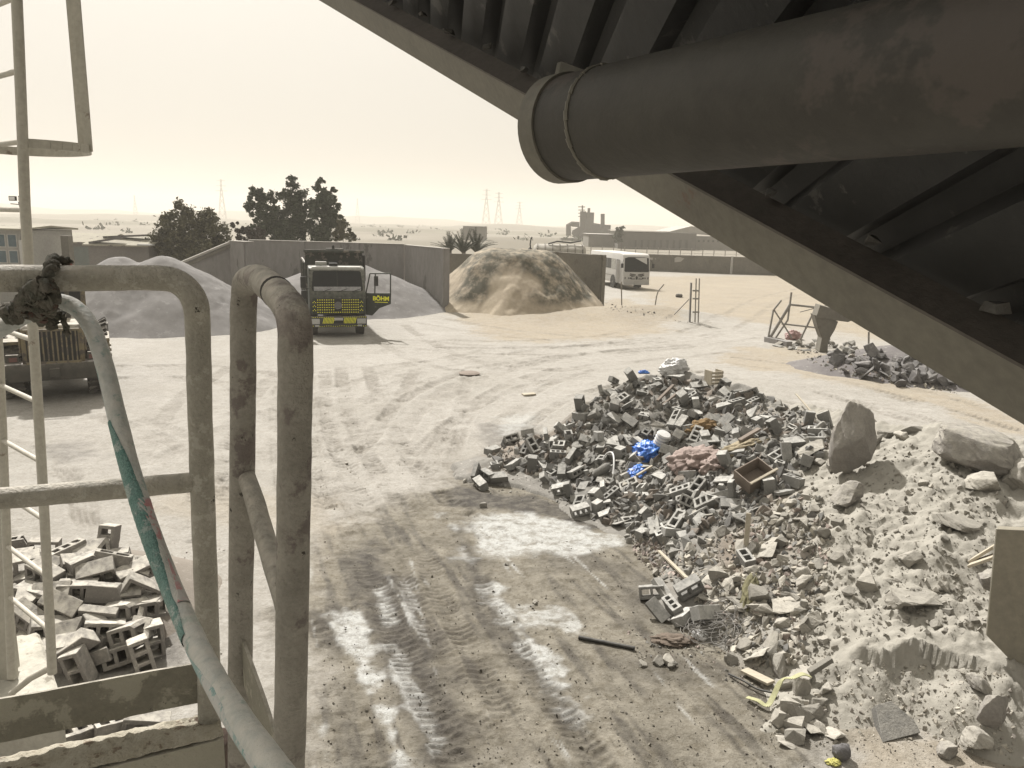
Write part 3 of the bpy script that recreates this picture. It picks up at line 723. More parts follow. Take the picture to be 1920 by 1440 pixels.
def braid(m):
    nt = m.node_tree; N = nt.nodes; L = nt.links; b = N['Principled BSDF']
    src = b.inputs['Base Color'].links[0].from_socket; tc = N.new('ShaderNodeTexCoord')
    v = N.new('ShaderNodeTexVoronoi'); v.inputs['Scale'].default_value = 330; L.new(tc.outputs['Object'], v.inputs['Vector'])
    x = N.new('ShaderNodeMix'); x.data_type = 'RGBA'; x.blend_type = 'MULTIPLY'; x.inputs[0].default_value = .75; L.new(src, x.inputs[6])
    r = N.new('ShaderNodeMapRange'); r.inputs[1].default_value = 0; r.inputs[2].default_value = .8; r.inputs[3].default_value = 1.15; r.inputs[4].default_value = .6; L.new(v.outputs['Distance'], r.inputs[0])
    c = N.new('ShaderNodeCombineColor'); [L.new(r.outputs[0], c.inputs[i]) for i in range(3)]; L.new(c.outputs[0], x.inputs[7]); L.new(x.outputs[2], b.inputs['Base Color'])
    bp = N.new('ShaderNodeBump'); bp.invert = True; bp.inputs['Strength'].default_value = .8; bp.inputs['Distance'].default_value = .002; L.new(v.outputs['Distance'], bp.inputs['Height']); L.new(bp.outputs[0], b.inputs['Normal'])
braid(M_teal)
sleeve(56, 88, -1.1, 2.0, .0168, 'hose_sleeve', M_teal)
M_tealp = mat('teal_paint', (.14, .25, .24), (.27, .33, .31), 20, .6, .3, 90, spots=((.38, .38, .36), 30, .47))
sleeve(44, 57, -1.2, .7, .0162, 'teal_patch', M_tealp, False)
sleeve(87, 112, -1.2, 1.2, .0162, 'teal_patch', M_tealp, False)
M_pink = mat('pink_paint', (.40, .19, .19), (.40, .32, .30), 30, .6, .3, 90, spots=((.38, .36, .33), 40, .45))
sleeve(68, 84, 1.95, 2.5, .0170, 'pink_streak', M_pink, False)

# knotted rag lashing
root = thing('knotted_rag', 'dark knotted rag rope lashing the handrail to the railing', 'rag', at_y(90, 545, 1.36))
M_rag = mat('dirty_rag', (.095, .095, .075), (.17, .15, .125), 60, .95, 1.0, 120, spots=((.10, .06, .05), 40, .6))
def cord(pix, r, name, seed, twist=2.2, amp=.35):
    rr = random.Random(seed); pts = spline([tuple(at_d(*p)) for p in pix], 10)
    for s in range(3):
        P = []; rad = []
        for i, p in enumerate(pts):
            w = i * twist / 5 + s * 2.09
            P.append(Vector(p) + (RV * math.cos(w) + UV * math.sin(w)) * r * .75 + Vector((rr.uniform(-1, 1), rr.uniform(-1, 1), rr.uniform(-1, 1))) * r * amp)
            rad.append(r * rr.uniform(.55, .95))
        MB().tube(P, rad, 8).build(name, M_rag, root, smooth=60, world=True)
cord([(98, 492, 1.47), (100, 488, 1.40), (92, 505, 1.345), (85, 530, 1.335), (78, 548, 1.34), (66, 562, 1.36)], .0075, 'strand', 1)
cord([(96, 490, 1.41), (112, 486, 1.40), (130, 492, 1.42)], .005, 'strand', 2)
cord([(84, 540, 1.33), (68, 548, 1.335), (52, 560, 1.35), (36, 578, 1.37), (16, 590, 1.39)], .012, 'strand', 3, amp=.6)
cord([(96, 545, 1.34), (84, 560, 1.35), (74, 572, 1.38), (64, 580, 1.40), (76, 590, 1.43)], .013, 'strand', 4, amp=.6)
cord([(62, 556, 1.34), (78, 566, 1.36), (92, 574, 1.40), (88, 588, 1.43)], .010, 'strand', 5, amp=.6)
# rag tail hanging under the bend of the handrail
cord([(106, 584, 1.45), (104, 596, 1.44), (95, 612, 1.45)], .007, 'strand', 6, amp=.5)
cord([(108, 584, 1.45), (120, 600, 1.44), (127, 628, 1.45)], .004, 'strand', 7, amp=.5)

# caged ladder and the steel column it is fixed to
M_lad = mat('ladder_paint', (.42, .40, .34), (.36, .34, .285), 5, .55, .25, 40, spots=((.22, .19, .15), 9, .64), dust=((.55, .51, .44), .7))
root = thing('caged_ladder', 'thin khaki caged ladder with safety hoop at the left edge', 'ladder', at_y(80, 1000, 3.6))
yR, yL = 3.6, 3.95
RS = lambda v: at_y(np.interp(v, [-200, 0, 140, 440, 600, 900, 1260], [24, 31, 38, 49, 61, 80, 98]), v, yR)
LS = lambda v: at_y(np.interp(v, [-200, 600, 700, 1000, 1260], [-75, -6, 0, 12, 22]), v, yL)
for fn, a, b in ((RS, -200, 1262), (LS, -200, 1270)):
    MB().tube([fn(a + (b - a) * k / 10) for k in range(11)], .023, 12).build('stringer', M_lad, root, smooth=50, world=True)
zr = [RS(v) for v in (-95, 30, 132)]
dz = .30; z0 = RS(132).z
for k in range(-9, 5):
    z = z0 + k * dz
    def onz(fn):
        lo, hi = -200., 1262.
        for _ in range(40):
            m = (lo + hi) / 2
            if fn(m).z > z: lo = m
            else: hi = m
        return fn(lo)
    a, b = onz(RS), onz(LS)
    if -9 <= k <= 3: MB().tube([a, b], .0125, 10).build('rung', M_lad, root, smooth=50, world=True)
def hoop(zc, n=22):
    a = Vector((RS(270).x, yR, zc)); b = Vector((LS(270).x, yL, zc)); c = (a + b) / 2
    ax = (a - b).normalized(); out = Vector((-ax.y, ax.x, 0))
    if out.x < 0: out = -out
    pts = []
    for i in range(n + 1):
        w = math.pi * i / n
        pts.append(c + ax * (math.cos(w) * max((a - b).length / 2, .02) * (1 + .55 * math.sin(w))) + out * math.sin(w) * .36)
    return pts
hz0 = RS(268).z
H0 = hoop(hz0); H1 = hoop(hz0 + .95)
for Hh in (H0, H1):
    mb = MB()
    for a, b in zip(Hh[:-1], Hh[1:]): mb.bar(a, b, .012, .04)
    mb.build('cage_hoop', M_lad, root, smooth=40, world=True)
for i in (7, 11): MB().bar(H0[i] + Vector((0, 0, -.01)), H0[i] + Vector((0, 0, 1.6)), .035, .01, up=(0, 1, 0)).build('cage_bar', M_lad, root, world=True)
MB().tube([RS(1250), RS(1250).lerp(LS(1290), .5), LS(1300)], .018, 10).build('bottom_brace', M_lad, root, smooth=50, world=True)

c = at_y(-8, 1262, 5.4)
M_col = mat('column_paint', (.42, .40, .34), (.37, .35, .29), 2, .6, .2, 30, spots=((.22, .18, .13), 5, .66), dust=((.55, .51, .44), .6))
root = thing('steel_column', 'square khaki steel column beside the ladder foot', 'column', (c.x, c.y, c.z))
MB().b2((-.75, -.02, 0), (.13, .10, 1.95)).build('column_shaft', M_col, root, bevel=.01)
MB().b2((-.8, -.06, 1.95), (.05, .14, 2.0)).build('cap_plate', M_col, root, bevel=.004)
MB().b2((.05, -.09, .0), (.20, -.03, 1.55)).build('edge_angle', M_col, root, bevel=.004)
pl = MB(); zc = c.z
pA = gnd(108, 1185, zc - .02)
M_conc = mat('pale_concrete', (.44, .42, .36), (.36, .34, .29), 3, .9, .9, 22, spots=((.24, .22, .18), 6, .6))
root = thing('concrete_footing', 'broken topped concrete footing under the steel column', 'footing', (c.x, c.y, 0))
q = [gnd(116, 1310, zc - .02), gnd(74, 1184, zc - .02), gnd(-330, 1212, zc - .02), gnd(-330, 1345, zc - .02)]
top = MB(); nx, ny = 30, 22
for i in range(nx + 1):
    for j in range(ny + 1):
        p = q[3].lerp(q[0], (i / nx) ** .5).lerp(q[2].lerp(q[1], (i / nx) ** .5), j / ny)
        top.v.append(p + Vector((0, 0, .05 * float(fbm([p.x * 6], [p.y * 6], 15, 4)[0]) - .03 * (i == nx or j == 0))))
for i in range(nx):
    for j in range(ny): a = i * (ny + 1) + j; top.f.append((a, a + ny + 1, a + ny + 2, a + 1))
top.build('broken_top', M_conc, root, smooth=35, world=True)
MB().prism([k - Vector((0, 0, .04)) for k in q], (0, 0, -zc - .05)).build('pedestal', M_conc, root, world=True)

# sloping canopy of corrugated sheet, edge angle and big pipe beam
db = ray(-50, -390).normalized(); dr = ray(800, 900).normalized()
E0 = at_d(1250, 393, 2.0)
nU = db.cross(dr).normalized()
if nU.z < 0: nU = -nU
inn = (-dr + db * dr.dot(db)).normalized()
root = thing('canopy', 'dark sloping canopy of corrugated sheet over a thick pipe beam', 'canopy', E0)
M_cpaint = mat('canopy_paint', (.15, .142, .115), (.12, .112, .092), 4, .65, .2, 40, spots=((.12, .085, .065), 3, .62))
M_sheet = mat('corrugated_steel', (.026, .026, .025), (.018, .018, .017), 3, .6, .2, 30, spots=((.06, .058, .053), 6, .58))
def at(s, u, v): return E0 + db * s + inn * u + nU * v
mb = MB(); mb.prism([at(-1.45, 0, 0), at(6, 0, 0), at(6, .125, 0), at(-1.45, .125, 0)], nU * .008); mb.build('edge_flange', M_cpaint, root, world=True)
mb = MB(); mb.prism([at(-1.45, .127, -.002), at(6, .127, -.002), at(6, .135, -.002), at(-1.45, .135, -.002)], nU * .07); mb.build('edge_web', mat('canopy_web', (.085, .074, .064), (.06, .054, .047), 4, .7, .3, 40), root, world=True)
# ribs run along dr: profile along db
pit = .27; sh = MB(); prof = []
s = -1.6
while s < 5.5:
    prof += [(s, 0), (s + .15, 0), (s + .175, .05), (s + .245, .05)]; s += pit
    prof += []
drr = -dr
L1 = 3.0
def sp(s_, h, q): return at(s_, .13, .075 + h) + drr * q
for (s_, h) in prof:
    for q in (-.11, .5, 1.2, 2.0, L1): sh.v.append(sp(s_, h, q))
for i in range(len(prof) - 1):
    for j in range(4): a = i * 5 + j; sh.f.append((a, a + 5, a + 6, a + 1))
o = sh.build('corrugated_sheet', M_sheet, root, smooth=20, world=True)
sm = o.modifiers.new('thickness', 'SOLIDIFY'); sm.thickness = .0025
# filler strip of mortar and rust between the sheet ends and the web
for k in range(0, 30):
    fl = MB()
    s_ = -1.4 + k * pit
    a = at(s_, .138, .058 + .012 * (k % 2))
    fl.hull([a + Vector((random.uniform(-.022, .022), random.uniform(-.022, .022), random.uniform(-.012, .012))) + inn * .02 for _ in range(14)])
    fl.build('mortar_lump', mat('seam_mortar', (.09, .088, .08), (.065, .058, .05), 20, .9, .6, 60), root, smooth=30, world=True)
p0 = at_d(1068, 241, 1.66); p1 = at_d(1600, 158, 1.15); ax = (p1 - p0).normalized()
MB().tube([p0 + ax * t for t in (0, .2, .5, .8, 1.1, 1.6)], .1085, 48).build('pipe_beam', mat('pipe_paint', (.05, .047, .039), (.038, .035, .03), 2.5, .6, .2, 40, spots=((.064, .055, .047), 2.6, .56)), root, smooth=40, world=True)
MB().tube([p0 - ax * .035, p0 + ax * .012], .1135, 48).build('pipe_collar', M_cpaint, root, smooth=40, world=True)
ws_ = MB()
for k in range(40):
    a_ = ax.orthogonal().normalized(); b_ = ax.cross(a_); w0, w1 = 2 * math.pi * k / 40, 2 * math.pi * (k + 1.1) / 40
    ws_.tube([p0 + ax * .115 + (a_ * math.cos(w0) + b_ * math.sin(w0)) * .109, p0 + ax * .117 + (a_ * math.cos(w1) + b_ * math.sin(w1)) * .109], .0035 + .001 * (k % 3), 6)
ws_.build('weld_seam', M_cpaint, root, smooth=50, world=True)
g0 = p0 + ax * .02
MB().prism([at_d(1030, 178, 1.72), at_d(1045, 118, 1.9), at_d(1130, 150, 1.75), at_d(1120, 200, 1.66)], ax * .01 + nU * .004).build('gusset_plate', M_cpaint, root, world=True)
# ------------------------------------------------------------------ vehicles
M_tyre = mat('tyre_rubber', (.045, .042, .04), (.09, .082, .072), 5, .9, .5, 30, dust=((.30, .28, .24), .7))
M_rim = mat('dusty_rim', (.16, .15, .13), (.11, .10, .09), 6, .7, .2)
M_black = mat('black_plastic', (.02, .02, .019), (.034, .034, .031), 6, .6, .2, dust=((.16, .15, .13), .35))
M_glass = glass('dark_glass', (.012, .013, .013), .3)
M_lampglass = mat('lamp_lens', (.42, .42, .40), (.34, .34, .33), 20, .25, .1, spec=.6)
M_yel = mat('yellow_tape', (.86, .84, .05), (.76, .74, .05), 9, .6, .05)
M_chrome = mat('chrome', (.20, .20, .20), (.14, .14, .14), 8, .4, .05, metal=.8)
M_plate = mat('plate_white', (.48, .47, .44), (.40, .39, .37), 9, .6, .05)
def wheel(parent, c, r, wd, rim=True, lugs=0, mt=None, ang=0):
    a = []
    prof = [(r * .58, -wd / 2 * .9), (r * .72, -wd / 2), (r * .93, -wd / 2 * .96), (r, -wd / 2 * .78), (r, wd / 2 * .78), (r * .93, wd / 2 * .96), (r * .72, wd / 2), (r * .58, wd / 2 * .9)]
    mb = MB().lathe(prof, (0, 0, 0), 'x', 32)
    if lugs:
        for k in range(lugs):
            w = 2 * math.pi * k / lugs
            for s in (-1, 1):
                mb.box(Vector((s * wd * .24, math.cos(w + s * .06) * (r + .012), math.sin(w + s * .06) * (r + .012))), (wd * .46, .10, .06), Matrix.Rotation(w, 3, 'X') @ Matrix.Rotation(s * .5, 3, 'Z'))
    t = mb.build('wheel', mt or M_tyre, parent, smooth=40); t.location = c; t.rotation_euler = (0, 0, ang)
    if rim:
        for s in (-1, 1):
            MB().lathe([(r * .6, 0), (r * .56, .02 * s), (r * .5, -.06 * s), (r * .22, -.05 * s), (r * .2, .05 * s), (.01, .05 * s)], (s * wd / 2 * .9, 0, 0), 'x', 24).build('rim', M_rim, t, smooth=40)
    return t
def text_mesh(name, body, size, m, parent, M4, extrude=.004):
    cu = bpy.data.curves.new(name, 'FONT'); cu.body = body; cu.size = size; cu.align_x = 'CENTER'; cu.extrude = extrude; cu.offset = .008
    o = bpy.data.objects.new(name, cu); col.objects.link(o); o.data.materials.append(m)
    dg = bpy.context.evaluated_depsgraph_get(); me = bpy.data.meshes.new_from_object(o.evaluated_get(dg))
    bpy.data.objects.remove(o); o = bpy.data.objects.new(name, me); col.objects.link(o)
    if not me.materials: me.materials.append(m)
    o.parent = parent; o.matrix_local = M4; return o

# ---- dump truck, front at y=0 in its own frame, facing the viewer
p = gnd(632, 628)
M_tg = mat('dusty_green_paint', (.024, .031, .024), (.04, .045, .036), 2.5, .5, .12, 30, spots=((.09, .088, .075), 5, .6), dust=((.30, .285, .24), .6))
M_roofp = mat('truck_roof_lit_tone', (.30, .30, .27), (.22, .22, .20), 3, .5, .1, dust=((.5, .48, .43), .9))  # pale tone paints in the sunlit cab top; the roof lamp shares it
T = thing('dump_truck', 'dark green dump truck with yellow reflective rows and its driver door open', 'dump truck', (p.x + .3, p.y - 1.0, 0), R(17))
sec = [(0, .02, 1.02), (0, 0, 1.3), (0, .0, 1.86), (0, .05, 1.95), (0, .30, 2.86), (0, .42, 2.99), (0, 1.62, 3.04), (0, 1.72, 2.95), (0, 1.72, 1.02)]
MB().prism([(-1.17, y, z) for _, y, z in sec], (2.34, 0, 0)).build('cab_body', M_tg, T, bevel=.06, smooth=35)
MB().prism([(-1.10, .33, 2.93), (-1.0, .36, 3.02), (1.0, .36, 3.02), (1.10, .33, 2.93), (1.10, .33, 2.86), (-1.10, .33, 2.86)], (0, .35, .02)).build('roof_edge', M_roofp, T, bevel=.02, smooth=40)
def onws(x, z, off=.012): return Vector((x, .05 + (z - 1.95) / .91 * .25 - off, z))
fr = MB(); rx0, rx1, rz0, rz1 = -1.08, 1.08, 2.02, 2.82
ws = MB().prism([onws(-1.03, 2.02), onws(1.03, 2.02), onws(1.06, 2.1), onws(1.0, 2.80), onws(.93, 2.86), onws(-.93, 2.86), onws(-1.0, 2.80), onws(-1.06, 2.1)], (0, .03, .0)).build('windscreen', M_glass, T)
MB().prism([onws(-.98, 2.03, .018), onws(.98, 2.03, .018), onws(.98, 2.20, .018), onws(-.98, 2.20, .018)], (0, .006, 0)).build('dash_papers', mat('pale_strip', (.33, .33, .33), (.2, .2, .2), 9, .6, .1), ws)  # stand-in strip on the glass for pale papers along the dashboard
for x in (-.62, .05, .62): MB().bar(onws(x, 2.0, .03), onws(x + .36, 2.12, .03), .02).build('wiper', M_black, ws)
MB().bar(onws(.0, 2.2, .014), onws(.0, 2.84, .014), .03).build('centre_bar', M_black, ws)
MB().b2((-1.06, -.012, 1.05), (1.06, .06, 1.74)).build('cab_front', M_tg, T, bevel=.02)
gr = MB().b2((-.86, -.04, 1.08), (.86, .02, 1.72)).build('grille', M_black, T, bevel=.015)
dots = MB()
for r_ in range(6):
    z = 1.13 + r_ * .105
    for k in range(19):
        x = -.84 + k * 1.68 / 18
        if abs(x) < .17 and 1.18 < z < 1.66: continue
        dots.box((x, -.044, z), (.044, .012, .034))
for sx in (-1, 1):
    for r_ in range(3):
        for k in range(3): dots.box((sx * (.93 + .05 * k), -.02, 1.2 + r_ * .17 + .05 * (k == 1)), (.034, .02, .03))
dots.build('reflector_stud_pattern', M_yel, gr)
em = MB().lathe([(.16, 0), (.16, -.02), (.135, -.02), (.135, 0)], (0, -.045, 1.42), 'y', 32)
for k in range(3):
    w = math.pi / 2 + k * 2 * math.pi / 3
    em.prism([(0 + .025 * math.cos(w + 1.57), -.06, 1.42 + .025 * math.sin(w + 1.57)), (.145 * math.cos(w), -.06, 1.42 + .145 * math.sin(w)), (.025 * math.cos(w - 1.57), -.06, 1.42 + .025 * math.sin(w - 1.57))], (0, .015, 0))
em.build('emblem', M_chrome, gr, smooth=40)
bp = MB().b2((-1.2, -.10, .50), (1.2, .35, .95)).build('bumper', mat('bumper_dark', (.05, .052, .048), (.07, .07, .062), 4, .6, .15, dust=((.3, .28, .24), .6)), T, bevel=.04, smooth=40)
for s in (-1, 1):
    hl = MB().b2((s * .78, -.125, .64), (s * 1.15, -.08, .86)).build('headlight', M_lampglass, bp, bevel=.012)
    MB().b2((s * .80, -.115, .53), (s * .98, -.09, .60)).build('fog_lamp', M_lampglass, bp, bevel=.006)
    ch = MB()
    for k in range(9):
        x = s * (.20 + k * .058)
        ch.prism([(x, -.106, .66), (x + .03, -.106, .66), (x + .03 + .06, -.106, .90), (x + .06, -.106, .90)], (0, .008, 0))
    ch.build('hazard_stripe', M_yel, bp)
MB().b2((-.17, -.115, .79), (.19, -.09, .90)).build('licence_plate', M_plate, bp, bevel=.004)
MB().b2((-.20, -.107, .66), (.22, -.09, .77)).build('towing_recess', M_black, bp)
d2 = MB()
for k in range(26):
    x = -1.14 + k * 2.28 / 25; d2.box((x, -.102, .545 + .012 * math.sin(k)), (.03, .012, .028))
    if abs(x) > .2: d2.box((x, -.102, .925), (.034, .012, .026))
d2.build('reflector_stud_pattern', M_yel, bp)
# open driver's door on the image's right
dpv = bpy.data.objects.new('door', None); col.objects.remove if 0 else None
dm = MB()
dl = [(0, 0, .98), (.30, 0, .95), (.62, 0, 1.28), (1.12, 0, 1.48), (1.14, 0, 1.95), (0, 0, 1.92)]
dm.prism([(x, -.03, z) for x, _, z in dl], (0, .06, 0))
for a, b in (((.03, 1.9), (.22, 2.76)), ((.22, 2.76), (1.12, 2.78)), ((1.12, 2.78), (1.11, 1.9)), ((.42, 1.93), (.46, 2.76))):
    dm.bar((a[0], 0, a[1]), (b[0], 0, b[1]), .05, .05, up=(0, 1, 0))
door = dm.build('door', M_tg, T, bevel=.008)
door.location = (1.18, .28, .0); door.rotation_euler = (0, 0, R(-22))
text_mesh('lettering', 'BÖHM', .25, M_yel, door, Matrix.Translation((.70, -.034, 1.62)) @ Matrix.Rotation(R(90), 4, 'X'))
MB().b2((.42, -.034, 1.53), (1.0, -.03, 1.555)).build('lettering_line', M_yel, door)
MB().box((.50, -.05, 2.45), (.18, .07, .42)).build('mirror', M_black, door, bevel=.02)
mr = MB().b2((-1.52, .02, 2.16), (-1.30, .12, 2.62)); mr.bar((-1.18, .2, 2.6), (-1.42, .07, 2.66), .035); mr.bar((-1.18, .2, 2.1), (-1.42, .07, 2.15), .03)
mr.build('mirror', M_black, T, bevel=.01)
MB().b2((-1.50, .03, 1.7), (-1.28, .12, 2.05)).build('mirror', M_black, T, bevel=.01)
sp_ = MB().b2((-.86, .55, 3.06), (-.40, .8, 3.22)); sp_.bar((-.63, .7, 3.0), (-.63, .7, 3.1), .05)
sp_.build('roof_lamp', M_roofp, T, bevel=.015)
MB().b2((-.30, .5, 3.05), (.05, .75, 3.17)).build('air_horn', M_black, T, bevel=.015)
bx = MB()
bx.b2((-1.25, 2.05, 1.25), (1.25, 2.13, 3.62)); bx.b2((-1.25, 2.13, 1.25), (-1.18, 7.0, 3.1)); bx.b2((1.18, 2.13, 1.25), (1.25, 7.0, 3.1)); bx.b2((-1.18, 2.13, 1.25), (1.18, 7.0, 1.33))
for y in np.arange(2.5, 7, .8):
    for s in (-1, 1): bx.b2((s * 1.25, y, 1.3), (s * 1.31, y + .1, 3.08))
body = bx.build('tipper_body', mat('tipper_green', (.042, .047, .039), (.065, .066, .056), 1.6, .6, .15, spots=((.17, .15, .125), 3, .56), dust=((.4, .37, .32), .8)), T, bevel=.012)
cp = MB().b2((-1.30, 1.75, 3.56), (1.30, 2.12, 3.63)); cp.b2((-1.31, 1.75, 3.63), (1.31, 1.80, 3.68)); cp.b2((-.34, 1.9, 3.63), (.42, 2.1, 3.74))
cp.build('canopy_lip', body.data.materials[0], body, bevel=.006)
MB().lathe([(.06, 0), (.06, .09), (.03, .14)], (-.02, 1.95, 3.74), 'z', 12).build('beacon', M_black, body)
MB().tube([(1.32, 2.0, 2.3), (1.32, 2.0, 3.45)], .07, 12).build('exhaust', M_black, T, smooth=40)
MB().b2((-.45, .4, .62), (.45, 7, .95)).build('chassis', M_black, T)
for x, y in ((-1.0, 1.05), (1.0, 1.05), (-.95, 4.6), (.95, 4.6), (-.95, 5.9), (.95, 5.9)): wheel(T, (x, y, .52), .52, .34 if y < 2 else .6)
for s in (-1, 1): MB().b2((s * 1.2, .5, .9), (s * .85, 1.65, 1.03)).build('mudguard', M_black, T, bevel=.02)

# ---- white bus
p = gnd(1192, 543)
M_bus = mat('bus_white', (.50, .49, .47), (.44, .43, .41), 2, .45, .05, 30, dust=((.55, .52, .46), .5))
B = thing('bus', 'white bus with winged emblem on its nose parked beyond the bay wall', 'bus', (p.x, p.y, 0), R(13))
bs = MB().prism([(-1.15, .10, .42), (-1.15, .0, .6), (-1.15, .0, 1.35), (-1.15, .12, 2.55), (-1.15, .32, 2.80), (-1.15, .7, 2.88), (-1.15, 8.4, 2.85), (-1.15, 8.5, 2.6), (-1.15, 8.5, .45)], (2.3, 0, 0))
bs.build('bus_body', M_bus, B, bevel=.09, smooth=40)
def onb(x, z, o=.012): return Vector((x, (z - 1.35) / 1.2 * .12 - o if z < 2.55 else .12 - o + (z - 2.55) * .6, z))
wf = MB().prism([onb(-1.0, 1.42), onb(1.0, 1.42), onb(1.06, 1.5), onb(1.02, 2.52), onb(.7, 2.6), onb(-.7, 2.6), onb(-1.02, 2.52), onb(-1.06, 1.5)], (0, .03, 0)).build('windscreen', M_glass, B)
for x in (-.5, .35): MB().bar(onb(x, 1.43, .03), onb(x + .4, 1.62, .03), .03).build('wiper', M_black, wf)
emb = MB()
for s in (-1, 1):
    for k, (l, z) in enumerate(((.52, 1.24), (.55, 1.15), (.42, 1.06))):
        emb.prism([(s * .06 + .02, -.012, z - .10 + .03 * k), (s * .10 + .02, -.012, z - .03), (s * l + .02, -.012, z + .03), (s * (l - .06) + .02, -.012, z - .05)], (0, .014, 0))
    emb.prism([(s * .08 + .02, -.012, .86), (s * .14 + .02, -.012, .92), (s * .44 + .02, -.012, .90), (s * .38 + .02, -.012, .85)], (0, .014, 0))
emb.prism([(-.04, -.012, .84), (.08, -.012, .84), (.10, -.012, 1.0), (.02, -.012, 1.12), (-.06, -.012, 1.0)], (0, .014, 0))
for q in emb.v: q.x = q.x * 1.2; q.z = 1.03 + (q.z - 1.03) * 1.15
emb.build('winged_emblem', M_black, B)
for x in (-.66, -.48, .56, .74): MB().lathe([(.075, 0), (.075, -.03), (.05, -.035)], (x, .005, .92), 'y', 16).build('headlight', M_black if abs(x) < .6 else M_chrome, B)
for x in (-.98, 1.0): MB().b2((x - .035, -.03, .83), (x + .035, .02, 1.02)).build('indicator', M_black, B, bevel=.01)
MB().b2((-.20, -.05, .58), (.24, -.01, .70)).build('licence_plate', M_plate, B)
MB().b2((-1.12, -.06, .38), (1.12, .12, .55)).build('bumper', mat('bumper_white', (.46, .45, .43), (.38, .37, .35), 4, .6, .1), B, bevel=.03)
MB().b2((-.1, -.02, .18), (.45, .3, .36)).build('radiator_skirt', M_black, B)
dr_ = MB().b2((-1.175, .95, .45), (-1.12, 1.65, 2.35)).build('door', M_black, B)
MB().b2((-1.45, .75, .5), (-1.18, .80, 2.3)).build('door_leaf', M_bus, dr_)
for k in range(6):
    y = 1.9 + k * 1.05; MB().b2((-1.168, y, 1.55), (-1.12, y + .95, 2.38)).build('window', M_glass if k else mat('window_pale', (.30, .30, .27), (.22, .22, .2), 4, .2, .02), B)
    MB().b2((1.12, y, 1.55), (1.168, y + .95, 2.38)).build('window', M_glass, B)
for s in (-1, 1):
    m_ = MB().b2((s * 1.42, -.2, 1.75), (s * 1.24, -.1, 2.1)); m_.bar((s * 1.12, .1, 2.45), (s * 1.33, -.15, 2.1), .03); m_.build('mirror', M_black, B, bevel=.015)
MB().b2((-1.168, 2.0, .98), (-1.14, 8.3, 1.02)).build('trim_strip', M_rim, B)
for x, y in ((-1.0, 2.35), (1.0, 2.35), (-1.0, 6.4), (1.0, 6.4)): wheel(B, (x, y, .46), .46, .3)
for s in (-1, 1): MB().lathe([(.56, 0), (.56, s * .03)], (s * 1.15, 2.35, .5), 'x', 24).build('wheel_arch', M_black, B)

# ---- wheel loader seen from behind
p = gnd(108, 738)
M_lo = mat('loader_paint', (.20, .165, .10), (.12, .105, .075), 3, .7, .2, 30, spots=((.10, .085, .07), 4, .5), dust=((.40, .37, .31), .9))
M_lod = mat('loader_dark', (.055, .052, .045), (.085, .078, .066), 4, .8, .3, 25, dust=((.34, .31, .27), .8))
Lo = thing('wheel_loader', 'dusty wheel loader with slatted radiator, rear towards the railing', 'wheel loader', (p.x + .65, p.y - 1.1, 0), R(28))
MB().prism([(-1.05, 0, .62), (1.05, 0, .62), (1.15, 0, .82), (1.15, 0, 1.08), (-1.15, 0, 1.08), (-1.15, 0, .82)], (0, .75, 0)).build('counterweight', M_lod, Lo, bevel=.04, smooth=40)
hd = MB().prism([(-.72, .12, 1.06), (-.72, .12, 1.98), (-.62, .2, 2.08), (-.62, 2.1, 2.14), (-.72, 2.2, 1.06)], (1.44, 0, 0)).build('hood', M_lo, Lo, bevel=.03, smooth=40)
gb = MB().b2((-.60, .06, 1.12), (.60, .12, 1.96)).build('radiator', M_black, hd)
for k in range(11):
    x = -.55 + k * .11; MB().b2((x - .018, .02, 1.14), (x + .018, .07, 1.94)).build('grille_bar', M_lo, gb)
for z in (1.10, 1.96): MB().b2((-.64, .015, z - .03), (.64, .08, z + .03)).build('grille_frame', M_lo, gb)
ca = MB()
for x in (-.74, .74):
    for y in (2.3, 3.85): ca.b2((x - .05, y - .05, 1.5), (x + .05, y + .05, 3.25))
ca.b2((-.8, 2.25, 3.25), (.8, 3.95, 3.4)); ca.b2((-.8, 2.25, 1.35), (.8, 3.95, 2.0))
cab_ = ca.build('cab', M_lo, Lo, bevel=.02)
MB().b2((-.69, 2.27, 2.0), (.69, 2.29, 3.25)).build('rear_window', M_glass, cab_)
for s in (-1, 1): MB().b2((s * .74 - .01, 2.35, 2.0), (s * .74 + .01, 3.8, 3.25)).build('side_window', M_glass, cab_)
bcn = MB().lathe([(.09, 0), (.09, .14), (.06, .18)], (.45, 3.0, 3.4), 'z', 14).build('beacon', mat('beacon_red', (.16, .05, .04), (.12, .04, .035), 5, .4, .05), cab_)
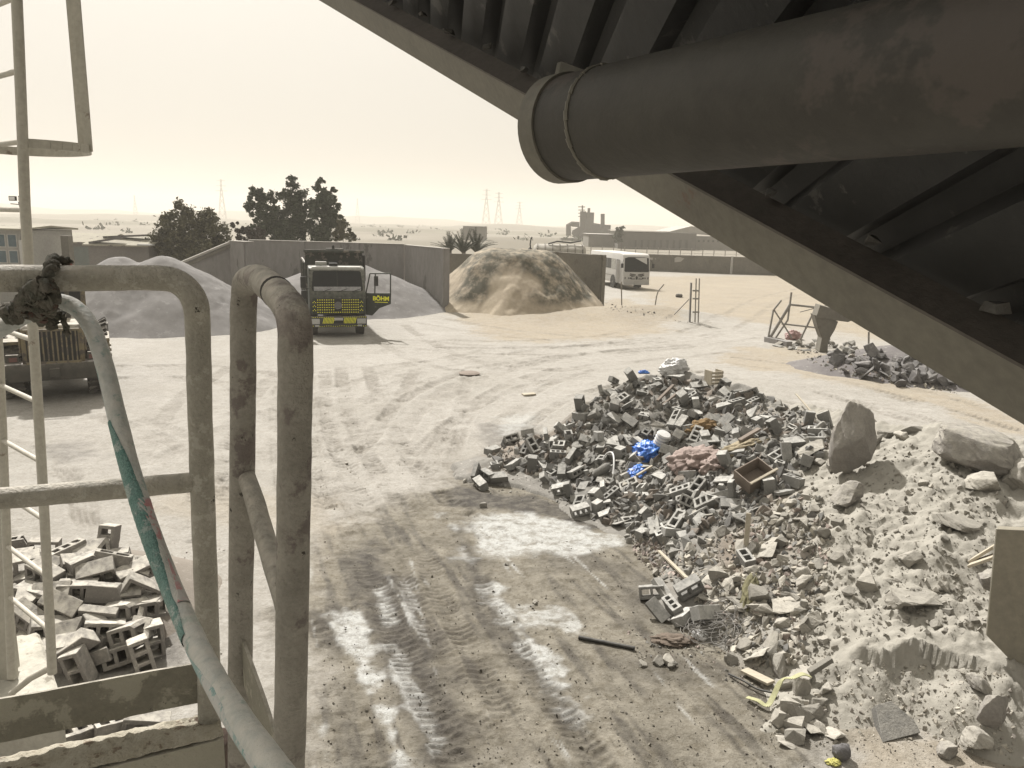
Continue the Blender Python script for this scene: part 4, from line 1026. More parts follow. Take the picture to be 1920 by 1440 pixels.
for s in (-1, 1):
    MB().prism([(s * .75, .55, 1.62), (s * .75, 2.0, 1.62), (s * .75, 2.15, 1.4), (s * .75, 2.15, 1.32), (s * .75, 1.95, 1.52), (s * .75, .6, 1.52)], (s * .60, 0, 0)).build('fender', M_lo, Lo, bevel=.015)
    sd = MB()
    for k in range(4): sd.b2((s * 1.22, .5, .98 + k * .14), (s * 1.38, .8, 1.03 + k * .14))
    sd.bar((s * 1.3, .65, .95), (s * 1.3, .65, 1.55), .05); sd.build('step_ladder', M_lo, Lo)
    lp = MB().b2((s * .78, .0, 1.13), (s * 1.08, .1, 1.35)).build('tail_lamp', M_lod, Lo, bevel=.02)
    MB().b2((s * .82, -.03, 1.17), (s * 1.0, .0, 1.28)).build('lens', mat('dull_red', (.12, .05, .042), (.09, .045, .04), 9, .4, .05), lp)
    MB().bar((s * .75, .3, 1.35), (s * .75, .3, 2.1), .05).build('hand_grip', M_lo, Lo)
    wheel(Lo, (s * 1.02, 1.35, .80), .80, .62, True, 22)
    wheel(Lo, (s * 1.02, 4.7, .80), .80, .62, True, 22)
    MB().prism([(s * .45, 4.2, 1.9), (s * .45, 4.3, 2.2), (s * .45, 6.3, 1.1), (s * .45, 6.2, .8)], (s * .16, 0, 0)).build('lift_arm', M_lo, Lo)
MB().b2((-.55, .8, .55), (.55, 5.2, 1.06)).build('frame', M_lod, Lo)
MB().tube([(.38, 1.4, 2.1), (.38, 1.4, 2.75), (.38, 1.3, 2.9)], .06, 12).build('exhaust', M_lod, Lo, smooth=40)
MB().prism([(-1.35, 6.0, .2), (-1.35, 6.0, 1.35), (-1.35, 6.15, 1.4), (-1.35, 6.3, .35), (-1.35, 7.2, .25), (-1.35, 7.2, .15)], (2.7, 0, 0)).build('bucket', M_lod, Lo)
MB().b2((-.12, -.10, .72), (.12, .02, .95)).build('towing_hitch', M_lod, Lo, bevel=.01)
MB().bar((-.35, .02, 2.16), (.35, .02, 2.16), .04).build('hood_rail', M_lo, hd)
# ------------------------------------------------------------------ walls, fences, trees and the far plain
M_wall = mat('bay_wall_concrete', (.26, .247, .235), (.21, .20, .19), .5, .9, .4, 12, spots=((.14, .132, .123), 1.1, .58), stretch=(1, 1, .35))
M_wall2 = mat('sandy_wall_block', (.17, .158, .132), (.132, .124, .105), .8, .95, .5, 14, spots=((.12, .11, .09), 2, .6))
M_cope = mat('coping', (.40, .38, .34), (.33, .31, .28), 2, .9, .4, 20)
def wall(name, label, a, b, h, th, m, piers=(), coping=.0, cat='wall'):
    a = Vector((a.x, a.y, 0)); b = Vector((b.x, b.y, 0)); d = (b - a).normalized(); l = (b - a).length
    t = thing(name, label, cat, a, math.atan2(d.y, d.x))
    MB().b2((0, -th / 2, -.4), (l, th / 2, h)).build('panel', m, t, bevel=.015)
    for p, w in piers: MB().b2((p * l - w / 2, -th / 2 - .10, -.4), (p * l + w / 2, th / 2 + .06, h + .03)).build('pier', m, t, bevel=.015)
    if coping: MB().b2((-.03, -th / 2 - .04, h + .002), (l + .03, th / 2 + .04, h + coping)).build('coping', M_cope, t, bevel=.01)
    return t
a, b = at_y(468, 449, 49), at_y(758, 459, 48)
wall('bay_wall', 'long grey concrete bay wall behind the dump truck', a, b, a.z - .05, .25, M_wall, [(.35, .3), (.7, .3)], .05)
c = at_y(838, 467, 43.2)
wall('bay_wall', 'grey bay wall end panel between gravel heap and sand heap', b + Vector((.15, -.1, 0)), c, c.z, .26, M_wall, [(.97, .28)], .05)
a2 = at_y(436, 449, 47.5)
wall('bay_wall', 'pale concrete pier block at the peak of the sloping wall', a2, at_y(468, 458, 46.5), a2.z - .1, .5, M_wall, [(.9, .12)], .04)
t = thing('bay_wall', 'dark wing wall with sloping coping beside the gravel heap', 'wall', at_y(390, 600, 46.8))
P = [at_y(434, 452, 47.4), at_y(340, 494, 46.2)]
MB().prism([P[0], P[1], Vector((P[1].x, P[1].y, -.3)), Vector((P[0].x, P[0].y, -.3))], (.03, .25, 0)).build('panel', M_wall, t, world=True)
MB().bar(P[0] + Vector((.1, .12, .02)), P[1] + Vector((-.1, .12, .02)), .42, .14).build('coping', M_cope, t, bevel=.02, world=True)
MB().bar(P[0] + Vector((.1, -.06, -.2)), P[1] + Vector((0, -.06, -.25)), .1, .18).build('ledge', M_wall2, t, world=True)
a, b = at_y(1006, 470, 53.5), at_y(1134, 479, 47)
wall('bay_wall', 'stained block wall on the bus side of the sand heap', a, b, b.z, .26, M_wall2, [(.35, .16), (.93, .9)], .0)
a, b = at_y(838, 475, 53.6), at_y(1010, 475, 53.6)
wall('bay_wall', 'low dark back wall of the sand bay in front of the palms', a, b, a.z, .2, M_wall2)
a, b = at_y(1120, 478, 92), at_y(1560, 488, 88)
tw = wall('boundary_wall', 'long low dark boundary wall behind the bus', a, b, 1.9, .2, M_wall2, [(k / 12, .25) for k in range(13)], .06)
for u, w_, h_ in ((.235, .9, .35), (.355, .7, .9)):
    mb = MB(); l = (b - a).length
    mb.hull([Vector((u * l + random.uniform(-w_, w_), -.14 - random.uniform(0, .02), 1.45 + random.uniform(-h_, h_) * .4)) for _ in range(14)]); mb.build('paint_patch', M_cope, tw)
MB().bar((.585 * (b - a).length, -.2, -.2), (.585 * (b - a).length, -.2, 2.0), .18).build('white_post', M_plate, tw)

M_galv = mat('weathered_pipe', (.27, .255, .23), (.19, .175, .155), 5, .6, .2, 30, spots=((.15, .10, .07), 6, .6))
p = gnd(1296, 606)
t = thing('gate_post', 'pair of upright gate posts clamped together by the compound entrance', 'gate post', p)
Yg = p.y
MB().bar((p.x - .08, Yg, -.2), (at_y(1296, 530, Yg).x, Yg, at_y(1296, 530, Yg).z), .17, .07).build('flat_post', mat('post_grey', (.16, .155, .145), (.12, .115, .11), 4, .8, .3), t, world=True)
for x in (1303, 1309): MB().tube([at_y(x, 606, Yg), at_y(x + 2.5, 522, Yg)], .035, 10).build('pipe_post', M_galv, t, world=True, smooth=50)
for y in (545, 560, 585): MB().box(at_y(1305, y, Yg), (.36, .12, .09)).build('clamp', M_galv, t, bevel=.02, world=True)
MB().tube([at_y(1264, 590, Yg), at_y(1292, 561, Yg)], .028, 8).build('stay', M_galv, t, world=True)
MB().bar(gnd(1250, 588), gnd(1275, 595), .12).build('hinge_beam', M_galv, t, world=True)
def fence_post(label, pix, r, name='fence_post'):
    g = gnd(*pix[0]); P = [at_y(x, y, g.y) for x, y in pix]; P[0].z = -.1
    return solo(MB().tube(P, r, 8), name, label, 'fence post', M_galv, (g.x, g.y, 0), 'fence posts around the compound', smooth=50)
fence_post('thin fence post standing before the bus door', [(1166, 577), (1165, 528)], .04)
fence_post('fence post with bent top between bus and gate posts', [(1227, 580), (1231, 556), (1234, 546), (1245, 533)], .04)
fence_post('thin straight fence post beside the dark rubble mound', [(1629, 668), (1629, 622)], .04)
g = gnd(1273, 558)
solo(MB().lathe([(.05, 0), (.22, .02), (.27, .14), (.22, .26), (.06, .3)], (g.x, g.y, .0), 'z', 14), 'old_tyre', 'small dark tyre lying on pale sand left of the gate posts', 'tyre', M_tyre, (g.x, g.y, 0), smooth=40)

p = gnd(1442, 641); Yf = p.y
t = thing('wrecked_gate', 'wrecked leaning pipe gate frame at the edge of the sand track', 'gate frame', p)
for pts, r in (([(1439, 641), (1450, 582), (1465, 563)], .045), ([(1441, 638), (1482, 570)], .07), ([(1450, 640), (1477, 600), (1484, 548)], .045), ([(1481, 571), (1546, 578)], .05), ([(1466, 607), (1545, 616)], .04), ([(1452, 582), (1485, 634)], .035), ([(1528, 580), (1500, 638)], .045), ([(1536, 578), (1536, 650)], .04), ([(1500, 585), (1552, 572)], .02)):
    MB().tube([at_y(x, y, Yf) for x, y in pts], r, 10).build('pipe', M_galv, t, smooth=50, world=True)
MB().bar(gnd(1437, 640) + Vector((0, 0, .1)), gnd(1480, 650) + Vector((0, 0, .1)), .3, .25).build('base_beam', M_wall, t, bevel=.02, world=True)
p = gnd(1546, 660); Yp = p.y
t = thing('concrete_pedestal', 'dark hopper shaped pedestal wide at the top, beside the wrecked gate frame', 'pedestal', p)
prof = [(1527, 590), (1572, 603), (1566, 618), (1553, 640), (1552, 662), (1536, 660), (1541, 634), (1533, 612)]
MB().prism([at_y(x, y, Yp) for x, y in prof], (.1, .75, 0)).build('stem', M_wall2, t, bevel=.03, world=True)
MB().prism([at_y(x, y, Yp - .04) for x, y in ((1538, 572), (1566, 580), (1600, 600), (1590, 604), (1530, 596))], (.1, .8, 0)).build('plate', M_wall2, t, bevel=.02, world=True)

# trees: trunk, limbs and many leaf-sized faces
def leaf_mat(name, c, d):
    m = mat(name, c, d, 1.2, .8, 0, spec=.15); return m
M_bark = mat('bark', (.11, .09, .07), (.07, .06, .048), 6, .95, .6, 20)
def tree(label, base, height, blobs, nleaf, ls, m, group=None, name='tree', trunk=.12, cat='tree', seed=0):
    rr = random.Random(seed + 100); t = thing(name, label, cat, base, 0, group)
    tr = MB(); tr.tube([(0, 0, -.2), (.03, 0, height * .25), (-.04, .03, height * .5), (0, 0, height * .85)], [trunk, trunk * .75, trunk * .5, trunk * .15], 8)
    for (x, y, z, r_) in blobs:
        k = Vector((x, y, z)); s = Vector((x * .15, y * .15, min(z * .5, height * .35)))
        tr.tube([s, s.lerp(k, .5) + Vector((rr.uniform(-.1, .1), rr.uniform(-.1, .1), .1)), k], [trunk * .4, trunk * .25, trunk * .08], 6)
    tr.build('trunk', M_bark, t, smooth=50)
    V = []; F = []; tot = sum(b[3] ** 2 for b in blobs)
    for (x, y, z, r_) in blobs:
        c = Vector((x, y, z)); n = int(1.5 * nleaf * r_ ** 2 / tot); subs = []
        for _ in range(max(5, int(16 * r_))):
            d = Vector((rr.gauss(0, 1), rr.gauss(0, 1), rr.gauss(0, 1.15))).normalized() * r_ * rr.uniform(.35, 1.02)
            subs.append((c + d, r_ * rr.uniform(.16, .34)))
        for _ in range(n):
            sc, sr = rr.choice(subs)
            p_ = sc + Vector((rr.gauss(0, 1), rr.gauss(0, 1), rr.gauss(0, 1))) * sr * .62
            a = Vector((rr.uniform(-1, 1), rr.uniform(-1, 1), rr.uniform(-.6, .6))).normalized(); b = a.orthogonal().normalized()
            b = (b * math.cos(w := rr.uniform(0, 6.28)) + a.cross(b) * math.sin(w)); l = ls * rr.uniform(.65, 1.5)
            o = len(V); V += [p_ - a * l * .5, p_ + b * l * .28, p_ + a * l * .5, p_ - b * l * .28 + Vector((0, 0, l * .1))]; F.append((o, o + 1, o + 2, o + 3))
    mb = MB(); mb.v = V; mb.f = F
    me = bpy.data.meshes.new('crown'); me.from_pydata(V, [], F); me.materials.append(m)
    o = bpy.data.objects.new('crown', me); col.objects.link(o); o.parent = t
    return t
M_leafA = leaf_mat('leaf_dark', (.055, .068, .042), (.085, .096, .064))
M_leafB = leaf_mat('leaf_olive', (.095, .09, .052), (.125, .115, .072))
def px_blobs(base, Yt, lst):
    """crown lobes: (px, py, radius in px, depth offset)"""
    out = []
    for x, y, r_, dy in lst:
        q = at_y(x, y, Yt + dy); out.append((q.x - base.x, q.y - base.y, q.z, r_ * Yt / FPX))
    return out
def gtree(label, cx, Yt, top, lst, n, ls, m, **k):
    b = at_y(cx, 500, Yt); b.z = 0
    return tree(label, b, at_y(cx, top, Yt).z, px_blobs(b, Yt, lst), n, ls, m, **k)
gtree('bushy olive tree standing behind the gravel heap', 350, 54, 380, [(342, 400, 24, 0), (322, 425, 28, -.6), (365, 428, 30, -.5), (392, 410, 22, .2), (405, 440, 26, 0), (300, 452, 24, -.4), (335, 460, 34, -.8), (380, 470, 34, -.8), (412, 465, 22, 0), (310, 480, 26, -.6), (350, 490, 30, -.5)], 13000, .19, M_leafB, seed=1, name='bushy_tree')
gtree('leafy dark tree, lowest and leftmost of the three tall ones behind the wall', 490, 62, 352, [(482, 364, 15, 0), (470, 385, 13, .2), (500, 378, 16, 0), (480, 402, 18, -.2), (512, 400, 20, 0), (498, 425, 24, -.4), (525, 430, 24, -.4), (478, 440, 14, 0)], 6500, .22, M_leafA, seed=2, name='tall_tree', group='tall trees behind the long wall')
gtree('tallest dark pointed tree, middle of three behind the wall', 552, 63, 332, [(546, 338, 10, 0), (550, 356, 15, 0), (536, 372, 14, -.2), (562, 372, 18, 0), (528, 366, 9, .1), (548, 392, 24, -.3), (576, 395, 16, 0), (552, 420, 30, -.4), (548, 442, 28, 0)], 7500, .22, M_leafA, seed=3, name='tall_tree', group='tall trees behind the long wall')
gtree('dark pointed tree, rightmost of three behind the wall above the truck', 606, 62, 332, [(600, 340, 9, 0), (603, 358, 14, 0), (624, 362, 9, .2), (610, 380, 22, -.2), (590, 388, 14, 0), (628, 385, 12, 0), (606, 410, 26, -.4), (625, 412, 17, 0), (600, 436, 28, -.2)], 7500, .22, M_leafA, seed=4, name='tall_tree', group='tall trees behind the long wall')
gtree('small sparse shrub at the wall, next to the dark tree above the truck', 645, 60, 418, [(640, 424, 11, 0), (648, 436, 14, 0), (632, 440, 12, 0), (662, 446, 8, .2)], 1300, .2, M_leafB, seed=5, name='shrub', cat='shrub', trunk=.05)
gtree('low dark thorny shrub with leaning twigs between the olive tree and tall trees', 455, 57, 415, [(440, 420, 8, 0), (446, 432, 8, 0), (455, 440, 12, 0), (472, 436, 16, 0), (488, 444, 14, 0)], 1700, .2, mat('dry_leaf', (.075, .06, .05), (.05, .042, .036), 2, .9, 0), seed=6, name='shrub', cat='shrub', trunk=.05)
gtree('small grey bush far off beside the long works hall', 1163, 168, 424, [(1160, 436, 8, 0), (1166, 428, 5, 0), (1158, 446, 9, 0)], 700, .55, M_leafA, seed=7, name='shrub', cat='shrub', trunk=.1)
# low palm clump
def palm(label, cx, Yt, n, l, seed):
    rr = random.Random(seed); b = at_y(cx, 500, Yt); b.z = 0; b = Vector((b.x, b.y, 0))
    t = thing('low_palm', label, 'palm', b, 0, 'palms behind the sand bay')
    MB().tube([(0, 0, -.1), (0, 0, 2.0), (.05, 0, 2.9)], [.22, .2, .14], 8).build('trunk', M_bark, t)
    for k in range(n):
        w = rr.uniform(0, 6.28); lean = rr.uniform(.12, .85); L_ = l * rr.uniform(.75, 1.05); mb = MB(); P = []
        for i in range(9):
            q = i / 8; out = L_ * (lean * q * .8 + .28 * lean * q * q); up = L_ * (q * (1.05 - lean * .45) - .42 * lean * q * q)
            P.append(Vector((math.cos(w) * out, math.sin(w) * out, 2.75 + up)))
        mb.tube(P, [.03 * (1 - i / 9) + .006 for i in range(9)], 5)
        sd = Vector((-math.sin(w), math.cos(w), 0))
        for i in range(1, 8):
            for s in (-1, 1):
                for f in (0, .5):
                    a = P[i].lerp(P[i + 1], f); tdir = (P[i + 1] - P[i]).normalized()
                    tip = a + (sd * s * .75 + tdir * .8 + Vector((0, 0, .15))).normalized() * .5 * (1 - i / 12)
                    mb.add([a, a + tdir * .06, tip], [(0, 1, 2)])
        mb.build('frond', M_palm, t)
M_palm = leaf_mat('palm_green', (.055, .062, .045), (.085, .088, .065))
palm('spreading low palm behind the sand bay, left one of the clump', 842, 59, 22, 1.9, 1)
palm('dense low palm in the middle of the clump behind the sand bay', 868, 58, 34, 2.3, 2)
palm('low palm at the sand heap side of the clump', 893, 59, 26, 2.1, 3)

# sheds and cabin at the left
M_shed = mat('shed_grey', (.19, .175, .16), (.15, .14, .13), 1, .9, .3, 12)
M_shedroof = mat('shed_roof', (.30, .28, .22), (.24, .22, .18), 1, .9, .4, 9, spots=((.12, .10, .09), 2, .6))
def boxthing(name, label, cat, x0, x1, ytop, Yd, dep, m, roof=None, rise=.0, over=.25):
    a, b = at_y(x0, ytop, Yd), at_y(x1, ytop, Yd); h = (a.z + b.z) / 2
    t = thing(name, label, cat, ((a.x + b.x) / 2, Yd, 0)); w_ = (b.x - a.x) / 2
    MB().b2((-w_, 0, -.2), (w_, dep, h)).build('wall', m, t, bevel=.01)
    if roof: MB().prism([(-w_ - over, -over, h - .02), (w_ + over, -over, h - .02), (w_ + over, dep / 2, h + rise), (w_ + over, dep + over, h - .02), (-w_ - over, dep + over, h - .02), (-w_ - over, dep / 2, h + rise)][:0] or [(-w_ - over, -over, h + .005), (-w_ - over, dep / 2, h + rise + .06), (-w_ - over, dep + over, h + .005), (-w_ - over, dep + over, h + .10), (-w_ - over, dep / 2, h + rise + .16), (-w_ - over, -over, h + .10)], (2 * (w_ + over), 0, 0)).build('roof', roof, t)
    return t, w_, h
t, w_, h = boxthing('shed', 'low shed with pale roof and teal grey door left of the gravel heap', 'shed', 92, 190, 456, 58, 5, M_shed, M_shedroof, .55)
MB().b2((-w_ + .2, -.03, 0), (w_ * .55, .02, h - .25)).build('door', mat('teal_grey', (.16, .18, .165), (.13, .145, .135), 2, .8, .2), t)
t, w_, h = boxthing('shed', 'grey shed with dark sagging roof edge before the olive tree', 'shed', 165, 278, 462, 52, 4, M_shed, M_shedroof, .5)
MB().bar((-w_ + .4, 1.5, h + .55), (w_ - .5, 1.2, h + .75), .5, .12).build('loose_beam', M_darkdirt, t)
MB().bar((-w_ + .1, .1, h + .2), (w_ * .2, .2, h + .62), .4, .12).build('loose_beam', M_darkdirt, t)
MB().b2((w_ - .6, -.3, h + .10), (w_ + .3, .3, h + .2)).build('loose_sheet', M_plate, t)
t, w_, h = boxthing('site_cabin', 'two storey cabin with blue grey windows at the left edge', 'cabin', -60, 36, 431, 42, 5, mat('cabin_pale', (.34, .33, .30), (.28, .27, .25), 1, .8, .15), M_shedroof, .1)
for r_ in range(3):
    for k in range(5): 
        x = w_ - .42 - k * .62; z = h - .55 - r_ * .85
        f_ = MB().b2((x - .26, -.03, z - .36), (x + .26, .02, z + .36)).build('window', M_plate, t)
        MB().b2((x - .21, -.045, z - .31), (x + .21, -.028, z + .31)).build('pane', mat('blue_pane', (.05, .085, .10), (.09, .13, .15), 3, .2, .02, spec=.6), f_)
MB().b2((w_ + .05, -.25, -.1), (w_ + .38, .1, h - .5)).build('white_pillar', M_plate, t, bevel=.02)
solo(MB().b2((at_y(72, 0, 44).x, 44, 0), (at_y(87, 0, 44).x, 44.5, at_y(80, 441, 44).z)), 'concrete_pillar', 'plain tan pillar between the cabin and the low shed', 'pillar', M_wall2, bevel=.02)
t = thing('flood_light', 'pole with two pale flood lamps at the left horizon', 'flood light', at_y(46, 470, 38))
MB().tube([at_y(49, 480, 38), at_y(42, 405, 38), at_y(36, 378, 38)], .05, 8).build('pole', M_black, t, world=True)
MB().bar(at_y(20, 382, 38), at_y(44, 384, 38), .04).build('cross_arm', M_black, t, world=True)
for x, w_ in ((24, .34), (39, .2)):
    q = at_y(x, 372, 38); l_ = MB().box(q, (w_, .12, .22)).build('lamp', M_black, t, bevel=.02, world=True)
    MB().box(q - Vector((0, .07, 0)), (w_ * .75, .02, .15)).build('lens', mat('lamp_face', (.75, .74, .72), (.65, .64, .62), 9, .4, 0), l_, world=True)

# tank trailer behind the block wall
c0, c1 = at_y(1000, 474, 60), at_y(1098, 474, 60)
t = thing('tank_trailer', 'old banded tank showing above the block wall beside the bus', 'tank', ((c0.x + c1.x) / 2, 60, 0))
lt = (c1.x - c0.x) / 2; zt_ = at_y(1050, 458, 60).z; rt = .95
MB().lathe([(.3, -lt), (rt * .8, -lt + .02), (rt, -lt + .2), (rt, lt - .2), (rt * .8, lt - .02), (.3, lt)], (0, 0, zt_ - rt), 'x', 28).build('tank_shell', mat('tank_pale', (.36, .34, .29), (.28, .26, .22), 2, .7, .2), t, smooth=40)
for k in range(7):
    x = -lt + .3 + k * (2 * lt - .6) / 6; MB().lathe([(rt + .01, -.04), (rt + .05, -.04), (rt + .05, .04), (rt + .01, .04)], (x, 0, zt_ - rt), 'x', 28).build('band', M_lod, t)
MB().tube([(-lt + 1.1, -.3, zt_ + .02), (-.2, -.25, zt_ + .22), (.8, -.2, zt_ + .14), (1.6, -.2, zt_ + .3)], .06, 6).build('hose', M_black, t)
for x in (-lt + .6, lt - .6): MB().b2((x - .1, -.5, -.1), (x + .1, .5, zt_ - rt * 1.6)).build('stand', M_lod, t)
q = at_y(995, 470, 55)
t = thing('lamp_post', 'small dark curved lamp head poking above the end of the block wall', 'lamp', (q.x, q.y, 0))
MB().tube([(0, 0, 0), (.02, 0, q.z), (-.05, 0, q.z + .45), (.0, 0, q.z + .8), (.08, 0, q.z + .95)], .045, 8).build('stalk', M_black, t)
MB().hull([Vector((random.uniform(-.24, .2), random.uniform(-.12, .12), q.z + .1 + random.uniform(-.14, .16))) for _ in range(16)]).build('lamp_head', M_black, t)

# wire fence far across the plain
t = thing('wire_fence', 'faint wire fence crossing the plain beyond the boundary wall', 'fence', at_y(1250, 470, 125))
for k in range(20):
    x = 1045 + k * 21; q = at_y(x, 470, 125); MB().bar((q.x, 125, -.1), (q.x, 125, 1.9), .09).build('post', M_galv, t, world=True)
wf_ = MB()
for z in (.5, 1.1, 1.8): wf_.bar((at_y(1030, 470, 125).x, 125, z), (at_y(1460, 470, 125).x, 125, z), .04)
wf_.build('wire_mesh', M_galv, t, world=True)
# works buildings
M_fac = mat('works_grey', (.19, .18, .155), (.15, .142, .125), .08, .9, 0); M_fac2 = mat('works_dark', (.12, .115, .10), (.10, .095, .085), .1, .9, 0)
def P_(x, y, Yd): return at_y(x, y, Yd)
def fbox(t, x0, x1, y0, y1, Yd, dep, m, name, off=0):
    a, b = P_(x0, y0, Yd), P_(x1, y1, Yd); MB().b2((a.x, Yd + off, b.z), (b.x, Yd + off + dep, a.z)).build(name, m, t, world=True)
YF = 290
t = thing('batching_plant', 'hazy works tower with platforms, ducts and a chimney on the plain', 'works', P_(1110, 452, YF))
fbox(t, 1089, 1097, 396, 452, YF, 3, M_fac2, 'platform_tower'); fbox(t, 1100, 1112, 398, 452, YF, 4, M_fac2, 'silo_tower', .5); fbox(t, 1103, 1107, 390, 398, YF, 2, M_fac2, 'vent', 1)
for y in (387, 393, 399, 405): fbox(t, 1085, 1097, y, y + 1.6, YF, 3.4, M_fac2, 'platform', -.6)
MB().bar(P_(1092, 385, YF), P_(1092, 452, YF), .5).build('mast', M_fac2, t, world=True)
MB().tube([P_(1130, 428, YF), P_(1130, 401, YF)], .75, 12).build('chimney', M_fac2, t, world=True)
fbox(t, 1108, 1145, 421, 452, YF, 10, M_fac2, 'main_hall', 2); MB().prism([P_(1108, 421, YF + 2), P_(1112, 418, YF + 2), P_(1145, 423, YF + 2), P_(1145, 425, YF + 2)], (0, 10, 0)).build('roof', M_fac, t, world=True)
MB().tube([P_(1066, 442, YF), P_(1066, 422, YF), P_(1072, 420, YF), P_(1086, 421, YF)], .95, 10).build('duct', M_fac2, t, world=True)
MB().hull([P_(x, y, YF) + Vector((0, d_, 0)) for x, y in ((1074, 432), (1088, 424), (1089, 446), (1080, 446), (1072, 438)) for d_ in (0, 3)]).build('hopper', M_fac2, t, world=True)
MB().bar(P_(1078, 452, YF - 1), P_(1098, 432, YF - 1), .8).build('conveyor', M_fac2, t, world=True)
fbox(t, 1052, 1095, 446, 456, YF - 30, 8, M_fac, 'low_shed')
YH = 182
t = thing('works_hall', 'flat roofed works hall nearest the hazy tower', 'hall', P_(1135, 465, YH)); fbox(t, 1104, 1168, 440, 466, YH + 8, 16, M_fac, 'wall'); fbox(t, 1102, 1170, 438.4, 440.2, YH + 7.8, 17, M_cope, 'roof')
t = thing('works_hall', 'long dark works hall behind the boundary wall', 'hall', P_(1240, 465, YH)); fbox(t, 1160, 1304, 434, 470, YH, 18, M_fac2, 'wall'); fbox(t, 1158, 1258, 432.5, 434.2, YH - .3, 19, M_cope, 'roof')
for k in range(9): fbox(t, 1190 + k * 12, 1193 + k * 12, 450, 466, YH - .12, .2, M_lod, 'doorway')
t = thing('works_hall', 'pale gabled works hall half hidden by the canopy edge', 'hall', P_(1340, 465, YH)); fbox(t, 1306, 1440, 444, 472, YH + 6, 20, M_fac, 'wall')
MB().prism([P_(1252, 435, YH + 8), P_(1296, 424, YH + 8), P_(1450, 446, YH + 8), P_(1450, 449, YH + 8)], (0, 20, 0)).build('roof', M_cope, t, world=True)
for k in range(8): fbox(t, 1309 + k * 9, 1312 + k * 9, 450, 454, YH + 5.85, .2, M_lod, 'window')
t = thing('works_hall', 'small square block building behind the palms', 'hall', P_(888, 452, 230)); fbox(t, 868, 911, 424, 452, 230, 8, M_fac, 'wall')
fbox(t, 866, 913, 423, 424.4, 229.6, 9, M_cope, 'roof')
# pylons and masts
M_pyl = mat('pylon_steel', (.12, .12, .115), (.10, .10, .095), 1, .6, 0)
def pylon(label, px, top, Yd, base_w, arms=True):
    q = at_y(px, 440, Yd); H_ = at_y(px, top, Yd).z; t = thing('pylon', label, 'pylon', (q.x, Yd, 0), .2, 'power pylons on the horizon')
    lg = MB(); th = .42
    wz = lambda z: base_w * (1 - .86 * min(1, z / (H_ * .8))) / 2
    zs = [0, H_ * .2, H_ * .38, H_ * .54, H_ * .68, H_ * .8, H_ * .9, H_]
    for s in (-1, 1):
        for d_ in (-1, 1):
            for a, b in zip(zs[:-1], zs[1:]): lg.bar((s * wz(a), d_ * wz(a), a), (s * wz(b), d_ * wz(b), b), th)
    for a, b in zip(zs[:-1], zs[1:]):
        for d_ in (-1, 1):
            lg.bar((-wz(a), d_ * wz(a), a), (wz(b), d_ * wz(b), b), th * .6); lg.bar((wz(a), d_ * wz(a), a), (-wz(b), d_ * wz(b), b), th * .6)
    lg.build('lattice', M_pyl, t)
    if arms:
        for z, w_ in ((H_ * .72, 7), (H_ * .84, 6), (H_ * .96, 5)):
            MB().bar((-w_, 0, z), (w_, 0, z), .6, .5).build('cross_arm', M_pyl, t)
pylon('tall faint pylon, leftmost of the three beside the palms', 911, 354, 1080, 11)
pylon('tall faint pylon, middle of the three beside the palms', 934, 360, 1080, 11)
pylon('shorter faint pylon, nearest the works tower', 973, 378, 1250, 10)
pylon('faint pylon above the gap between olive tree and tall trees', 419, 336, 1000, 9)
pylon('very faint slim pylon behind the olive tree', 257, 366, 1300, 7, False)
pylon('very faint slim pylon right of the tall trees', 671, 372, 1250, 7, False)
# low dunes along the horizon
for (label, Yd, dep, hs_, sd) in (('far dune ridge on the hazy horizon', 1500, 220, 17, 5), ('nearer low brown dunes in the haze', 760, 120, 7.5, 9), ('low scrub covered rise across the plain', 400, 60, 2.6, 15)):
    xs = np.linspace(-1.0 * Yd, 1.1 * Yd, 260); ys = np.linspace(Yd - dep, Yd + dep, 22)
    X, Y = np.meshgrid(xs, ys); k = np.clip(1 - ((Y - Yd) / dep) ** 2, 0, 1)
    Z = k * hs_ * np.clip(.5 + .9 * fbm(X / Yd * 7, Y / Yd * 2, sd, 5), 0, 2) - .3
    o = bpy.data.objects.new('hill', grid_mesh('hill', X, Y, Z, Z > -.29)); col.objects.link(o); o['kind'] = 'structure'; o['label'] = label; o['category'] = 'hill'
    o.data.materials.append(mat('dune_sand_%d' % sd, (.15, .135, .105) if Yd > 500 else (.12, .11, .08), (.12, .11, .085) if Yd > 500 else (.18, .165, .125), .02, .95, 0))
# far bushes dotting the plain: a belt that reads as one mass
V = []; F = []
for _ in range(90):
    Yd = rng.uniform(170, 800); x = rng.uniform(-.55, .6) * Yd
    if abs(x - .13 * Yd) < 8 and Yd < 260: continue
    r_ = rng.uniform(.7, 1.7)
    for _ in range(16):
        c_ = np.array([x + rng.normal(0, r_), Yd + rng.normal(0, r_ * .6), abs(rng.normal(0, r_ * .55))])
        a = rng.normal(0, 1, 3); b = rng.normal(0, 1, 3); a *= .9 * r_ * .5 / np.linalg.norm(a); b *= .9 * r_ * .5 / np.linalg.norm(b)
        o_ = len(V); V += [c_ - a, c_ + b, c_ + a, c_ - b]; F.append((o_, o_ + 1, o_ + 2, o_ + 3))
me = bpy.data.meshes.new('far_vegetation'); me.from_pydata([tuple(v) for v in V], [], F); me.materials.append(M_leafA)
o = bpy.data.objects.new('far_vegetation', me); col.objects.link(o); tag(o, 'scattered far scrub bushes fading into haze', 'scrub', None, 'stuff')
